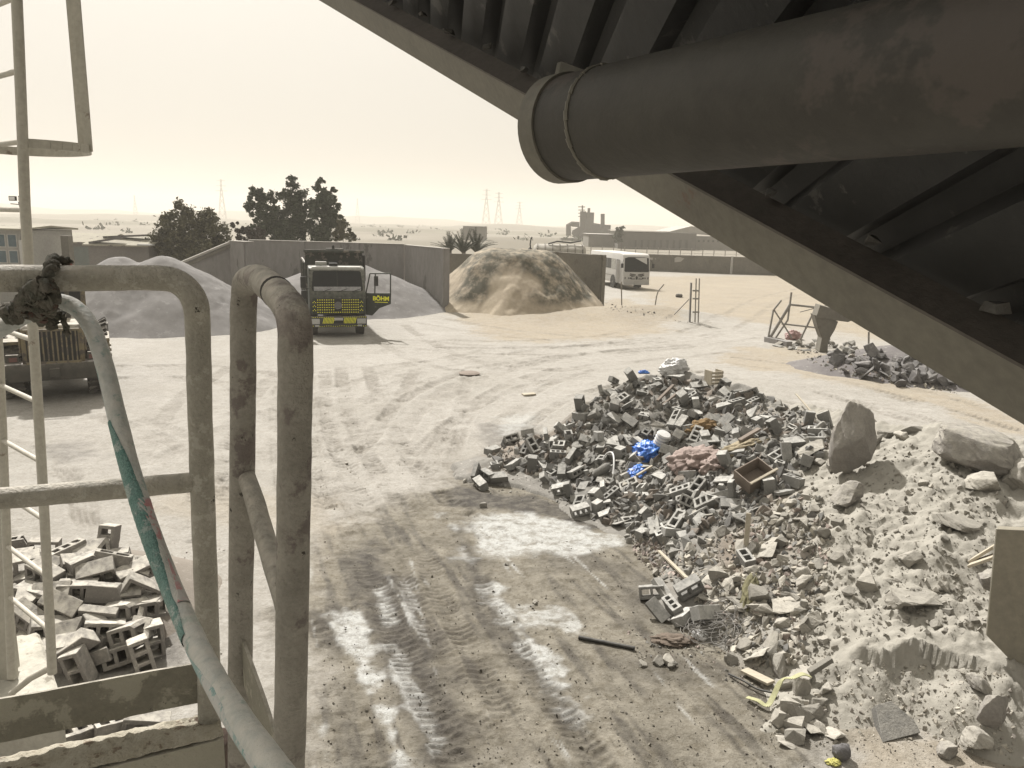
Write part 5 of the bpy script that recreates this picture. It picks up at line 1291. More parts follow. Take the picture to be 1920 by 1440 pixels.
# ------------------------------------------------------------------ blocks, chunks, boulders and litter
M_blk = mat('block_grey', (.21, .207, .195), (.172, .169, .158), 5, .95, .6, 60, rnd=.28, dust=((.38, .37, .34), 1.0), spots=((.25, .245, .23), 12, .6))
M_blk2 = mat('block_warm', (.20, .187, .172), (.17, .158, .145), 5, .95, .6, 60, rnd=.2, dust=((.44, .415, .36), 1.0), spots=((.29, .27, .24), 12, .6))
M_chunk = mat('chunk_pale', (.255, .24, .21), (.205, .193, .168), 5, .95, .8, 40, rnd=.3, dust=((.35, .33, .285), .7))
M_chunkg = mat('chunk_grey', (.20, .195, .18), (.155, .15, .138), 5, .95, .8, 40, rnd=.3, dust=((.36, .345, .31), .7))
M_chunkd = mat('chunk_dark', (.115, .11, .11), (.085, .082, .082), 5, .95, .8, 40, rnd=.4, dust=((.25, .24, .225), .6))
M_stone = mat('boulder_stone', (.235, .22, .20), (.185, .172, .155), 4, .95, 1.0, 45, dust=((.36, .34, .29), .75), spots=((.15, .135, .12), 5, .6))

def block_mesh(name, holes, lx=.4, ly=.2, lz=.2, cut=None, seed=0):
    rr = random.Random(seed); wl = .042; mb = MB()
    if holes:
        web = .04; hw = (lx - 2 * wl - (holes - 1) * web) / holes; xs = [0, wl]
        for k in range(holes): xs += [xs[-1] + hw] + ([xs[-1] + hw + web] if k < holes - 1 else [])
        xs.append(lx); ys = [0, wl, ly - wl, ly]; solid = lambda i, j: not (j == 1 and i % 2 == 1)
    else: xs, ys = [0, lx], [0, ly]; solid = lambda i, j: True
    vid = {}
    def v(i, j, k):
        if (i, j, k) not in vid: vid[(i, j, k)] = len(mb.v); mb.v.append(Vector((xs[i] - lx / 2, ys[j] - ly / 2, (k - .5) * lz)))
        return vid[(i, j, k)]
    nx, ny = len(xs) - 1, len(ys) - 1
    S = lambda i, j: 0 <= i < nx and 0 <= j < ny and solid(i, j)
    for i in range(nx):
        for j in range(ny):
            if not solid(i, j): continue
            mb.f += [(v(i, j, 1), v(i + 1, j, 1), v(i + 1, j + 1, 1), v(i, j + 1, 1)), (v(i, j + 1, 0), v(i + 1, j + 1, 0), v(i + 1, j, 0), v(i, j, 0))]
            if not S(i - 1, j): mb.f.append((v(i, j, 0), v(i, j, 1), v(i, j + 1, 1), v(i, j + 1, 0)))
            if not S(i + 1, j): mb.f.append((v(i + 1, j, 0), v(i + 1, j + 1, 0), v(i + 1, j + 1, 1), v(i + 1, j, 1)))
            if not S(i, j - 1): mb.f.append((v(i, j, 0), v(i + 1, j, 0), v(i + 1, j, 1), v(i, j, 1)))
            if not S(i, j + 1): mb.f.append((v(i, j + 1, 0), v(i, j + 1, 1), v(i + 1, j + 1, 1), v(i + 1, j + 1, 0)))
    me = bpy.data.meshes.new(name); me.from_pydata(mb.v, [], mb.f); bm = bmesh.new(); bm.from_mesh(me)
    bmesh.ops.recalc_face_normals(bm, faces=bm.faces)
    for co, no in (cut or []):
        g = bmesh.ops.bisect_plane(bm, geom=bm.verts[:] + bm.edges[:] + bm.faces[:], plane_co=co, plane_no=no, clear_outer=True)
        ed = [e for e in g['geom_cut'] if isinstance(e, bmesh.types.BMEdge)]
        if ed: bmesh.ops.triangle_fill(bm, edges=ed, use_beauty=True)
    bmesh.ops.recalc_face_normals(bm, faces=bm.faces)
    ed = [e for e in bm.edges if len(e.link_faces) == 2 and e.calc_face_angle(0) > .9]
    bmesh.ops.bevel(bm, geom=ed, offset=.005, segments=1, affect='EDGES', clamp_overlap=True)
    for q in bm.verts: q.co += Vector((rr.uniform(-1, 1), rr.uniform(-1, 1), rr.uniform(-1, 1))) * .0025
    c = sum((q.co for q in bm.verts), Vector()) / len(bm.verts)
    for q in bm.verts: q.co -= c
    bm.to_mesh(me); bm.free(); return me
BV = [('whole three-hole', block_mesh('block', 3, seed=1)), ('whole two-hole', block_mesh('block', 2, seed=2)), ('broken three-hole', block_mesh('block', 3, cut=[((.03, 0, 0), (1, .25, .35))], seed=3)),
      ('chipped three-hole', block_mesh('block', 3, cut=[((.12, .06, .04), (1, .8, .6))], seed=4)), ('solid', block_mesh('block', 0, .4, .2, .1, seed=5)), ('thick solid', block_mesh('block', 0, .4, .2, .15, cut=[((.15, .05, 0), (1, .5, .2))], seed=6)),
      ('broken two-hole', block_mesh('block', 2, cut=[((.02, 0, 0), (1, -.3, .5))], seed=7)), ('thin slab', block_mesh('block', 0, .4, .3, .06, cut=[((.1, .06, 0), (1, .7, 0)), ((-.12, 0, 0), (-1, .4, .1))], seed=8)), ('narrow three-hole', block_mesh('block', 3, .4, .15, .2, seed=9))]
LM_PILE = [('the blue plastic sheet', 1210, 865), ('the orange rag', 1312, 808), ('the white ribbed drum', 1240, 838), ('the pink cloth heap', 1310, 878), ('the broken brown crate', 1412, 895), ('the big white sack', 1262, 697), ('the standing boulder', 1595, 820), ('the white crusted puddle', 1000, 1000), ('the wire tangle', 1335, 1190),
           ('the long thin slat', 1265, 1070), ('the upright plank', 1400, 992), ('the white hose loop', 1147, 890), ('the yellow strap', 1450, 1315), ('the flat boulder', 1825, 830), ('the concrete panel', 1890, 1110), ('the small white crate', 1337, 715)]
LM_LEFT = [('the ladder', 85, 1120), ('the teal sleeve', 290, 1060), ('the kick board', 200, 1290), ('the footing corner', 110, 1250)]
_used = {}
DIRS = ['to the right of', 'above and right of', 'above', 'above and left of', 'to the left of', 'below and left of', 'below', 'below and right of']
ORD = ['', 'second ', 'third ', 'fourth ', 'fifth ', 'sixth ', 'seventh ', 'eighth ', 'ninth ', 'tenth ', 'eleventh ', 'twelfth ', 'thirteenth ', 'fourteenth ', 'fifteenth ', 'sixteenth ', 'seventeenth ', 'eighteenth ']
PENDING = []
def want_label(o, head, p, lms):
    x, y = proj(p); n, lx, ly = min(lms, key=lambda l: math.hypot(l[1] - x, (l[2] - y) * 1.2))
    d = DIRS[int(round(math.atan2(ly - y, x - lx) / (math.pi / 4))) % 8]
    PENDING.append((head, n, d, math.hypot(x - lx, y - ly), o))
def give_labels():
    """same kind, same landmark, same side: told apart by how near they lie to it"""
    by = {}
    for h, n, d, r_, o in PENDING: by.setdefault((h, n, d), []).append((r_, o))
    for (h, n, d), v in by.items():
        v.sort(key=lambda q: q[0])
        for i, (_, o) in enumerate(v):
            o['label'] = f'{h} {d} {n}' if len(v) == 1 else f'{h}, {ORD[i]}nearest {d} {n}'
POSE = {'flat': 'flat', 'side': 'sideways', 'end': 'upended', 'tilt': 'tilted'}
def put(me, m, name, cat, group, head, px, py, pose, yaw, rr, lms, sc=1.0, sink=.25, lift=0.0, tilt=.35, at_=None):
    p = Vector(at_) if at_ is not None else surf(px, py); n = nrm(p)
    base = {'flat': Matrix.Identity(3), 'side': Matrix.Rotation(R(90), 3, 'X'), 'end': Matrix.Rotation(R(90), 3, 'Y'), 'tilt': Euler((rr.uniform(-.8, .8), rr.uniform(-.8, .8), 0)).to_matrix()}[pose]
    wob = Euler((rr.uniform(-tilt, tilt), rr.uniform(-tilt, tilt), 0)).to_matrix()
    al = Vector((0, 0, 1)).rotation_difference(Vector((0, 0, 1)).lerp(n, .7).normalized()).to_matrix()
    M3 = al @ wob @ Matrix.Rotation(yaw, 3, 'Z') @ base
    o = bpy.data.objects.new(name, me); col.objects.link(o)
    if not me.materials: me.materials.append(None)
    o.material_slots[0].link = 'OBJECT'; o.material_slots[0].material = m
    ext = max(abs((M3 @ Vector(v.co)).z) for v in me.vertices) * sc
    o.location = p + Vector((0, 0, ext * (1 - 2 * sink) + lift)); o.rotation_euler = M3.to_euler(); o.scale = (sc,) * 3
    o['category'] = cat; o['group'] = group
    want_label(o, head, o.location, lms)
    return o
rb = random.Random(5)
placed = []
def block(px, py, kind=None, pose=None, yaw=None, sc=None, m=None, lms=LM_PILE, group='grey blocks on the rubble mound', **k):
    v = kind if kind is not None else rb.choices(range(9), [5, 4, 4, 4, 4, 2, 3, 3, 3])[0]
    pose = pose or rb.choices(['flat', 'side', 'end', 'tilt'], [3, 3, 1.5, 4])[0]
    nm, me = BV[v]
    return put(me, m or M_blk, 'concrete_block', 'block', group, f'{POSE[pose]} {nm} grey block', px, py, pose, yaw if yaw is not None else rb.uniform(0, 6.28), rb, lms, sc or rb.uniform(.76, .92), **k)
# the ones that stand out in the photograph
hero = [(922, 850, 5, 'flat'), (959, 832, 1, 'tilt'), (989, 818, 4, 'side'), (998, 850, 1, 'tilt'), (962, 880, 5, 'flat'), (997, 884, 1, 'end'), (892, 897, 4, 'side'), (913, 897, 1, 'side'), (937, 902, 5, 'flat'), (901, 916, 1, 'side'), (1023, 822, 4, 'side'), (1053, 815, 5, 'tilt'), (1087, 770, 0, 'end'), (1150, 720, 1, 'side'), (1182, 715, 0, 'tilt'), (1126, 740, 4, 'end'), (1151, 775, 5, 'end'),
        (1178, 768, 4, 'tilt'), (1280, 762, 1, 'end'), (1304, 762, 5, 'side'), (1358, 742, 4, 'flat'), (1358, 768, 4, 'flat'), (1408, 786, 7, 'tilt'), (1439, 792, 5, 'flat'), (1153, 793, 4, 'flat'), (1180, 798, 4, 'tilt'), (1121, 826, 8, 'tilt'), (1148, 834, 7, 'flat'), (1195, 840, 5, 'side'), (1161, 860, 2, 'end'), (1070, 866, 4, 'side'), (1053, 894, 1, 'side'), (1080, 894, 8, 'side'), (1053, 928, 1, 'side'), (1067, 934, 5, 'end'), (1094, 920, 5, 'flat'), (1131, 922, 4, 'side'),
        (1117, 945, 2, 'end'), (1087, 966, 0, 'side'), (1239, 904, 5, 'flat'), (1277, 936, 8, 'flat'), (1307, 928, 1, 'tilt'), (1293, 954, 0, 'tilt'), (1324, 958, 3, 'tilt'), (1371, 934, 4, 'end'), (1270, 992, 1, 'tilt'), (1263, 1006, 5, 'tilt'), (1398, 1060, 1, 'flat'), (1358, 880, 5, 'end'), (1310, 848, 5, 'tilt'), (1270, 832, 0, 'tilt'), (1256, 854, 3, 'tilt'), (1381, 826, 5, 'side'), (1486, 910, 1, 'flat'), (1473, 862, 4, 'tilt'),
        (1221, 1122, 1, 'side'), (1240, 1115, 4, 'tilt'), (1290, 1118, 1, 'side'), (1232, 1160, 4, 'tilt'), (1262, 1150, 8, 'flat'), (1280, 1170, 5, 'flat'), (1322, 1165, 0, 'tilt'), (1335, 800, 1, 'tilt'), (1300, 790, 5, 'tilt'), (1420, 800, 5, 'side'), (1515, 800, 4, 'end'), (1545, 800, 7, 'end'), (1530, 830, 4, 'flat'), (1450, 815, 1, 'end'), (1490, 840, 5, 'flat')]
for x, y, k, ps in hero: block(x, y, k, ps, sink=.12); placed.append((x, y))
area = [(1085, 775), (1130, 735), (1180, 712), (1262, 708), (1340, 722), (1430, 745), (1510, 775), (1560, 800), (1545, 850), (1490, 900), (1440, 960), (1390, 985), (1320, 990), (1270, 1035), (1215, 1010), (1160, 985), (1110, 975), (1050, 930), (1010, 890), (930, 880), (905, 850), (960, 825), (1030, 815)]
def inside(x, y, poly):
    r = False; j = len(poly) - 1
    for i in range(len(poly)):
        xi, yi = poly[i]; xj, yj = poly[j]
        if (yi > y) != (yj > y) and x < (xj - xi) * (y - yi) / (yj - yi) + xi: r = not r
        j = i
    return r
cnt = 0
while cnt < 125:
    x, y = rb.uniform(900, 1560), rb.uniform(705, 1035)
    if not inside(x, y, area): continue
    if (x - 1180) ** 2 / 90 ** 2 + (y - 770) ** 2 / 45 ** 2 < 1 and rb.random() < .75: continue
    if min(math.hypot(x - a, (y - b) * 1.3) for a, b in placed) < 13: continue
    block(x, y, sink=rb.uniform(.3, .6)); placed.append((x, y)); cnt += 1
# tumbled heap by the ladder: hollow blocks thrown together, holes showing
lay = [(60, 1040, 5, 'flat', .3), (35, 1045, 1, 'side', .2), (130, 1040, 0, 'tilt', .8), (175, 1035, 3, 'tilt', 1.0), (205, 1025, 5, 'end', .2), (232, 1045, 2, 'side', 1.2), (100, 1070, 3, 'side', .4), (150, 1062, 5, 'tilt', .9), (190, 1060, 0, 'side', .7), (225, 1075, 0, 'tilt', 1.0), (262, 1065, 4, 'flat', .2), (30, 1080, 0, 'side', -.4), (62, 1095, 0, 'side', -.5), (120, 1100, 0, 'tilt', .25), (165, 1095, 0, 'side', .3), (215, 1098, 5, 'flat', .2), (255, 1100, 8, 'end', .3), (285, 1090, 4, 'tilt', .4),
       (50, 1130, 0, 'side', -.2), (100, 1135, 0, 'side', -.1), (140, 1140, 4, 'flat', .1), (185, 1135, 5, 'flat', .2), (230, 1130, 0, 'tilt', .2), (268, 1135, 5, 'flat', -.1), (60, 1165, 3, 'side', .15), (110, 1172, 0, 'tilt', -.15), (150, 1175, 0, 'side', .1), (200, 1175, 5, 'tilt', .2), (245, 1170, 0, 'side', .1), (280, 1165, 1, 'end', .3), (75, 1200, 8, 'side', .1), (140, 1205, 0, 'tilt', .6), (175, 1200, 1, 'end', .9), (215, 1205, 5, 'tilt', .8), (262, 1205, 1, 'end', .2), (130, 1245, 2, 'end', .4), (180, 1240, 5, 'tilt', .2), (232, 1232, 4, 'tilt', 1.0), (268, 1245, 8, 'end', .3), (150, 1265, 1, 'end', .1),
       (225, 1372, 7, 'flat', .8), (275, 1368, 1, 'side', .1), (95, 1388, 5, 'flat', .0), (150, 1382, 4, 'flat', .9), (25, 1400, 5, 'flat', .2), (290, 1210, 1, 'end', .5), (40, 1020, 2, 'tilt', .6), (85, 1022, 1, 'side', .5)]
for i, (x, y, k, ps, yw) in enumerate(lay):
    if k in (4, 5, 7, 8) and i % 3: k = 0
    if k in (0, 1, 2, 3, 8) and ps == 'tilt': ps = 'side' if i % 2 else 'flat'
    if ps == 'end': yw += 1.57
    if ps == 'side': yw *= .6
    block(x, y + 14, k, ps, yw + rb.uniform(-.3, .3), 1.04, M_blk2, LM_LEFT, 'blocks in the tumbled heap by the ladder', sink=.1, lift=.0, tilt=.3)
# blocks stacked a second layer up, so the heap has depth
for (x, y, k, ps, yw) in ((90, 1085, 0, 'tilt', -.4), (150, 1110, 0, 'side', .3), (205, 1120, 5, 'tilt', .3), (120, 1150, 0, 'side', -.1), (240, 1150, 3, 'tilt', .2), (170, 1060, 3, 'tilt', .9), (70, 1120, 0, 'side', -.2), (190, 1160, 4, 'tilt', .1), (130, 1195, 3, 'tilt', .7), (215, 1060, 1, 'end', .2), (45, 1060, 0, 'side', .5), (255, 1080, 0, 'side', .9), (60, 1140, 2, 'tilt', .3), (270, 1115, 1, 'side', .3), (105, 1120, 0, 'side', .2), (100, 1190, 1, 'tilt', .5), (200, 1190, 0, 'side', .4), (250, 1195, 3, 'tilt', .2), (150, 1225, 5, 'tilt', .6), (115, 1225, 1, 'side', .2), (60, 1175, 0, 'side', -.3), (185, 1080, 0, 'side', .5), (235, 1115, 8, 'tilt', .3), (285, 1140, 3, 'side', .6)):
    ps = {'tilt': 'side', 'end': 'flat'}.get(ps, ps)
    block(x, y + 40, k, ps, yw, 1.04, M_blk2, LM_LEFT, 'blocks in the tumbled heap by the ladder', sink=.1, lift=.20, tilt=.5)

# broken concrete
def chunk_mesh(seed, a, b, c, n=13):
    rr = random.Random(seed); mb = MB(); P = []
    for _ in range(n):
        v = Vector((rr.gauss(0, 1), rr.gauss(0, 1), rr.gauss(0, 1))).normalized()
        v = Vector([math.copysign(min(1, abs(q) * 1.55), q) for q in v]); P.append(Vector((v.x * a, v.y * b, v.z * c)))
    mb.hull(P); me = mb.mesh('chunk', .012 * max(a, b, c) * 5, None, 1)
    bm = bmesh.new(); bm.from_mesh(me); bmesh.ops.triangulate(bm, faces=bm.faces[:]); bmesh.ops.subdivide_edges(bm, edges=bm.edges[:], cuts=3, use_grid_fill=True); bm.normal_update()
    C = np.array([tuple(v.co) for v in bm.verts]); x, y, z = (C / max(a, b, c)).T
    dsp = .055 * fbm(x * 2.2 + z * 1.3 + seed, y * 2.2 - z * 1.7, seed + 60, 3) + .05 * np.abs(fbm(x * 5 - z * 4, y * 5 + z * 4 + seed, seed + 61, 3))
    for v, d in zip(bm.verts, dsp): v.co -= v.normal * float(d) * max(a, b, c)
    bm.to_mesh(me); bm.free()
    return me
CV = [('angular', chunk_mesh(1, .17, .13, .10)), ('flat', chunk_mesh(2, .20, .15, .04)), ('long', chunk_mesh(3, .24, .09, .08)), ('blocky', chunk_mesh(4, .14, .13, .11, 16)), ('flat pointed', chunk_mesh(5, .24, .14, .035, 9)), ('wedge shaped', chunk_mesh(6, .18, .12, .09, 8)), ('rounded', chunk_mesh(7, .13, .12, .10, 24)), ('slab-like', chunk_mesh(8, .26, .18, .05, 11))]
def chunk(px, py, kind=None, sc=1, pale=True, name='concrete_chunk', cat='concrete chunk', **k):
    i = kind if kind is not None else rb.randrange(8); nm, me = CV[i]
    size = 'large ' if sc > 1.25 else 'small ' if sc < .7 else ''
    return put(me, M_chunk if pale else M_chunkg, name, cat, 'broken concrete on the mound', f'{size}{nm} {"pale" if pale else "grey"} concrete chunk', px, py, rb.choice(['flat', 'flat', 'tilt']), rb.uniform(0, 6.28), rb, LM_PILE, sc * .74, **{'sink': .3, **k})
for x, y, k, s in ((1345, 1085, 3, 1.1), (1440, 1035, 7, 1.25), (1465, 1020, 3, .9), (1395, 1035, 1, 1.2), (1420, 1120, 6, 1.35), (1330, 1125, 1, 1.0), (1370, 1100, 0, 1.0), (1500, 1075, 0, .95), (1510, 1095, 0, 1.0), (1430, 1150, 0, 1.0), (1375, 1150, 0, .9), (1630, 1100, 3, 1.4), (1705, 1050, 0, 1.2), (1570, 1050, 6, .8), (1590, 1115, 6, .8), (1540, 1060, 1, .9), (1715, 1125, 7, 1.6), (1680, 1130, 5, 1.3), (1480, 1140, 7, 1.2), (1500, 1180, 1, .9), (1440, 1215, 1, 1.1), (1465, 1175, 6, .9),
                   (1545, 1205, 6, .7), (1420, 1235, 7, .9), (1370, 1242, 6, .8), (1460, 1265, 2, 1.2), (1475, 1290, 0, 1.0), (1500, 1270, 7, 1.1), (1500, 1300, 5, 1.2), (1480, 1330, 3, .9), (1500, 1345, 3, 1.1), (1520, 1335, 0, 1.0), (1465, 1355, 3, .9), (1490, 1365, 3, 1.0), (1515, 1360, 7, .9), (1530, 1370, 0, .9), (1490, 1385, 6, 1.0), (1478, 1385, 1, .8), (1555, 1375, 1, 1.0), (1478, 1400, 1, .7), (1540, 1320, 2, .9), (1550, 1295, 5, .9), (1565, 880, 6, 1.2), (1540, 870, 0, 1.0), (1520, 850, 7, 1.2), (1660, 820, 6, 1.2), (1645, 830, 0, 1.1), (1690, 820, 2, 1.3), (1710, 810, 2, 1.2)):
    chunk(x, y, k, s)
carea = [(1170, 1005), (1270, 1030), (1390, 985), (1470, 930), (1540, 930), (1560, 1010), (1540, 1120), (1500, 1240), (1440, 1250), (1370, 1220), (1300, 1120), (1240, 1090), (1200, 1050)]
cnt = 0
while cnt < 90:
    x, y = rb.uniform(1170, 1570), rb.uniform(930, 1260)
    if not inside(x, y, carea): continue
    chunk(x, y, None, rb.uniform(.45, .95), x > 1290 or rb.random() < .3, sink=.3); cnt += 1
cnt = 0
while cnt < 105:
    x, y = rb.uniform(900, 1560), rb.uniform(705, 1035)
    if inside(x, y, area): chunk(x, y, rb.choice([0, 1, 1, 2, 3, 4, 5, 7]), rb.uniform(.6, 1.25), rb.random() < .15, sink=.35); cnt += 1
cnt = 0
while cnt < 14:
    x, y = rb.uniform(1560, 1860), rb.uniform(880, 1200); chunk(x, y, rb.choice([0, 3, 6, 5]), rb.uniform(.35, .75), sink=.3); cnt += 1
# far heap of dark rubble and the strip by the wrecked gate
LM_DARK = [('the thin straight post', 1629, 655), ('the hopper pedestal', 1548, 640), ('the pink bag', 1488, 634), ('the canopy edge', 1740, 690)]
LM_GRND = [('the black pipe length', 1135, 1207), ('the dark tyre tracks', 800, 1250), ('the white crusted puddle', 1000, 1000), ('the gate frame', 520, 1000), ('the fallen block slab', 1670, 1340)]
for i in range(70):
    a = rb.gauss(0, 1); x, y = 1690 + a * 62 + rb.uniform(-12, 12), 690 + a * 14 + rb.gauss(0, 15)
    if y < 655 or y > 728 or x > 1815: continue
    put(rb.choice(CV)[1], M_chunkd, 'rubble_lump', 'rubble lump', 'lumps on the dark rubble mound', 'dark rubble lump', x, y, 'tilt', rb.uniform(0, 6), rb, LM_DARK, rb.uniform(.8, 1.7), .25)
for i in range(38):
    x, y = rb.uniform(1455, 1600), 0; y = 648 + (x - 1455) * .06 + rb.gauss(0, 7)
    put(rb.choice(CV)[1], M_chunk if rb.random() < .5 else M_chunkg, 'rubble_lump', 'rubble lump', 'lumps strewn by the wrecked gate', 'dusty rubble lump', x, y, 'tilt', rb.uniform(0, 6), rb, LM_DARK, rb.uniform(.5, 1.3), .3)
for x, y, s, k in ((1235, 1245, .5, 6), (1252, 1243, .55, 6), (1262, 1250, .4, 0), (1205, 1248, .35, 6), (905, 950, .5, 3), (1012, 890, .5, 2), (870, 905, .4, 2), (650, 870, .25, 6), (1005, 1130, .3, 0), (950, 1060, .25, 6)):
    put(CV[k][1], M_chunk, 'loose_stone', 'stone', 'loose stones on the yard floor', 'small loose stone', x, y, 'flat', rb.uniform(0, 6), rb, LM_GRND, s, .3)
give_labels()

# boulders
def boulder(label, px, py, size, seed, m=M_stone, rot=(0, 0, 0), taper=0, sink=.15, name='boulder', rough=.16, planes=13, at_=None, cat='boulder', shear=0):
    rr = random.Random(seed); bm = bmesh.new(); bmesh.ops.create_icosphere(bm, subdivisions=5, radius=1)
    pl = [(Vector((rr.gauss(0, 1), rr.gauss(0, 1), rr.gauss(0, 1))).normalized(), rr.uniform(.55, .85)) for _ in range(planes)]
    C = np.array([tuple(v.co) for v in bm.verts])
    for n, d in pl:
        n_ = np.array(tuple(n)); k = C @ n_; C -= np.where(k > d, (k - d) * .88, 0)[:, None] * n_
    q = C * 1.3
    C *= (1 + rough * fbm(q[:, 0] * 1.3 + q[:, 2] * .9 + seed, q[:, 1] * 1.3 - q[:, 2] * 1.1, seed, 4) + rough * .35 * fbm(q[:, 0] * 5 + q[:, 2] * 4 + seed, q[:, 1] * 5 - q[:, 2] * 3.7, seed + 5, 4))[:, None]
    if taper:
        t_ = 1 - taper * (C[:, 2] + 1) / 2; C[:, 0] *= t_; C[:, 1] *= t_
    C[:, 0] += shear * (C[:, 2] + 1); C *= np.array(size)
    for v, c in zip(bm.verts, C): v.co = c
    me = bpy.data.meshes.new(name); bm.to_mesh(me); bm.free(); me.materials.append(m)
    me.polygons.foreach_set('use_smooth', [True] * len(me.polygons)); me.set_sharp_from_angle(angle=R(24))
    p = surf(px, py) if at_ is None else Vector(at_); o = bpy.data.objects.new(name, me); col.objects.link(o)
    o.location = p + Vector((0, 0, size[2] * (1 - 2 * sink))); o.rotation_euler = rot; return tag(o, label, cat)
q = surf(1592, 885); K = lambda n, y: n * y / FPX
boulder('tall grey boulder standing upright on the mound crest', 1592, 885, (K(62, q.y), K(46, q.y), K(86, q.y)), 8, rot=(R(-4), R(1), .35), taper=.52, sink=.07, planes=11, rough=.14, shear=.08)
q = surf(1590, 948)
boulder('small rounded boulder lying below the standing boulder', 1588, 945, (K(40, q.y), K(28, q.y), K(27, q.y)), 4, rot=(0, R(-25), .3), sink=.2)
q = surf(1830, 868)
boulder('large flat slab boulder on the mound under the canopy edge', 1828, 868, (K(102, q.y), K(62, q.y), K(40, q.y)), 5, rot=(R(14), R(13), -.1), sink=.12, planes=5)
boulder('mid sized crusty boulder peeking out below the flat slab boulder', 1840, 915, (.30, .22, .17), 6, M_chunk, sink=.3)
boulder('pale crusty boulder at the photo edge above the concrete panel', 1915, 905, (.30, .25, .25), 7, M_chunk, sink=.3)
boulder('thin crust plate sticking out above the concrete panel', 1795, 985, (.34, .22, .09), 8, M_chunk, rot=(R(12), R(8), 0), sink=.3)
boulder('rounded grey stone on sandy ground below the mound', 1775, 1415, (.115, .10, .095), 9, sink=.2, name='round_stone', cat='stone')
boulder('dark round stone beside the sandy patch at the bottom edge', 1577, 1420, (.10, .09, .10), 10, mat('dark_stone', (.14, .135, .135), (.11, .105, .105), 4, .9, .5), sink=.2, name='round_stone', cat='stone')
boulder('upright grey block-like stone at the mound foot', 1855, 1355, (.16, .13, .21), 11, rot=(R(12), 0, .3), sink=.15, name='foot_stone', planes=12, rough=.08, cat='stone')
boulder('tilted flat stone near the mound foot under the ledge', 1835, 1290, (.22, .16, .07), 12, rot=(R(16), R(20), .3), sink=.2, name='foot_stone', cat='stone')
boulder('pale lump half buried at the mound foot', 1830, 1395, (.17, .14, .11), 13, M_chunk, sink=.25, name='foot_stone', cat='stone')
p = surf(1672, 1365); me = block_mesh('fallen_block', 0, .46, .34, .16, cut=[((.15, .1, 0), (1, .6, .1)), ((-.17, -.1, 0), (-1, .35, -.2))], seed=30)
o = bpy.data.objects.new('fallen_block', me); col.objects.link(o); me.materials.append(M_chunkg); o.location = p + Vector((0, 0, .07)); o.rotation_euler = (R(38), R(-6), .25)
tag(o, 'grey broken slab block lying tilted at the mound foot', 'block')
# concrete panel at the right edge
p0 = at_y(1850, 1192, 7.5); top = at_y(1869, 992, 7.5); R1 = at_y(2250, 1010, 6.6); R0 = at_y(2250, 1470, 6.6)
M_panel = mat('panel_concrete', (.235, .215, .17), (.195, .18, .142), 1.6, .9, .4, 26, spots=((.15, .135, .105), 3, .62))
t = thing('retaining_wall', 'leaning concrete panel rising at the right edge beside the mound', 'wall', p0)
nv = (R1 - top).cross(p0 - top).normalized()
if nv.y < 0: nv = -nv
front_ = [top, R1, R0, at_y(1930, 1275, 7.38), p0]
MB().prism(front_, nv * .10).build('slab', M_panel, t, bevel=.006, world=True)
edge = MB().tube([p0 + nv * .02, p0.lerp(top, .5) + nv * .02, top + nv * .02], .012, 8).build('chipped_edge', M_conc, t, world=True)
# boards and slab pieces leaning beside the panel
def board(label, a, b, w_, h_, m, name='plank', cat='plank', za=.03, zb=.03, group=None):
    A = a if isinstance(a, Vector) else surf(*a) + Vector((0, 0, za)); B = b if isinstance(b, Vector) else surf(*b) + Vector((0, 0, zb))
    mb = MB(); n = 6
    for k in range(n): mb.bar(A.lerp(B, k / n), A.lerp(B, (k + 1) / n + .002), w_, h_)
    mb = MB().bar(A, B, w_, h_); return solo(mb, name, label, cat, m, group=group, bevel=min(w_, h_) * .15)
M_wood = mat('bleached_wood', (.42, .38, .30), (.33, .29, .225), 3, .9, .4, 40, stretch=(1, 8, 1)); M_woodd = mat('brown_wood', (.21, .175, .145), (.155, .13, .11), 3, .9, .4, 40)
for i, (a, b, lb) in enumerate((((1822, 1050), (1868, 1022), 'pale flat board uppermost of those leaning at the panel'), ((1820, 1058), (1866, 1042), 'pale board below the uppermost one at the panel'))):
    board(lb, at_y(*a, 7.9 - .1 * i), at_y(*b, 7.75 - .1 * i), .22, .03, M_wood)
boulder('grey wedge stone wedged under the boards at the panel', 1850, 1085, (.13, .12, .15), 21, M_stone, sink=.1, name='wedge_stone', at_=at_y(1850, 1105, 8.15), cat='stone')
board('long thin pale slat pointing down to the block cluster', (1235, 1040), (1287, 1097), .05, .03, M_wood, za=.06, zb=.10)
q = surf(1398, 1030); board('upright pale plank standing on the mound slope', q - Vector((0, 0, .05)), at_y(1404, 962, q.y + .1), .07, .04, M_wood)
board('thin stick lying below the blue plastic sheet', (1193, 903), (1222, 888), .04, .03, M_wood, za=.12, zb=.15)
board('dark thin plank leaning on the crest slope', (1232, 762), (1262, 732), .06, .04, M_woodd, za=.12, zb=.12)
board('second dark thin plank leaning on the crest slope, lower one', (1240, 768), (1276, 738), .05, .03, M_woodd, za=.08, zb=.08)
board('brown plank beside the tan rag above the crate', (1385, 846), (1422, 826), .09, .04, M_woodd, za=.2, zb=.22)
board('thin pale stick crossing grey blocks near the crest right end', (1490, 762), (1518, 790), .03, .02, M_wood, za=.25, zb=.2)
board('grey broken board on the ground by the chunk pile', (1395, 1262), (1445, 1290), .12, .03, M_wood, za=.04, zb=.06)
board('squared grey beam end on top of the chunk pile', (1515, 1280), (1555, 1266), .07, .06, M_chunk, za=.12, zb=.2, name='beam_piece', cat='beam')
board('short flat timber lying on the yard beyond the mound', (980, 742), (1003, 740), .22, .05, M_wood, za=.03, zb=.03)
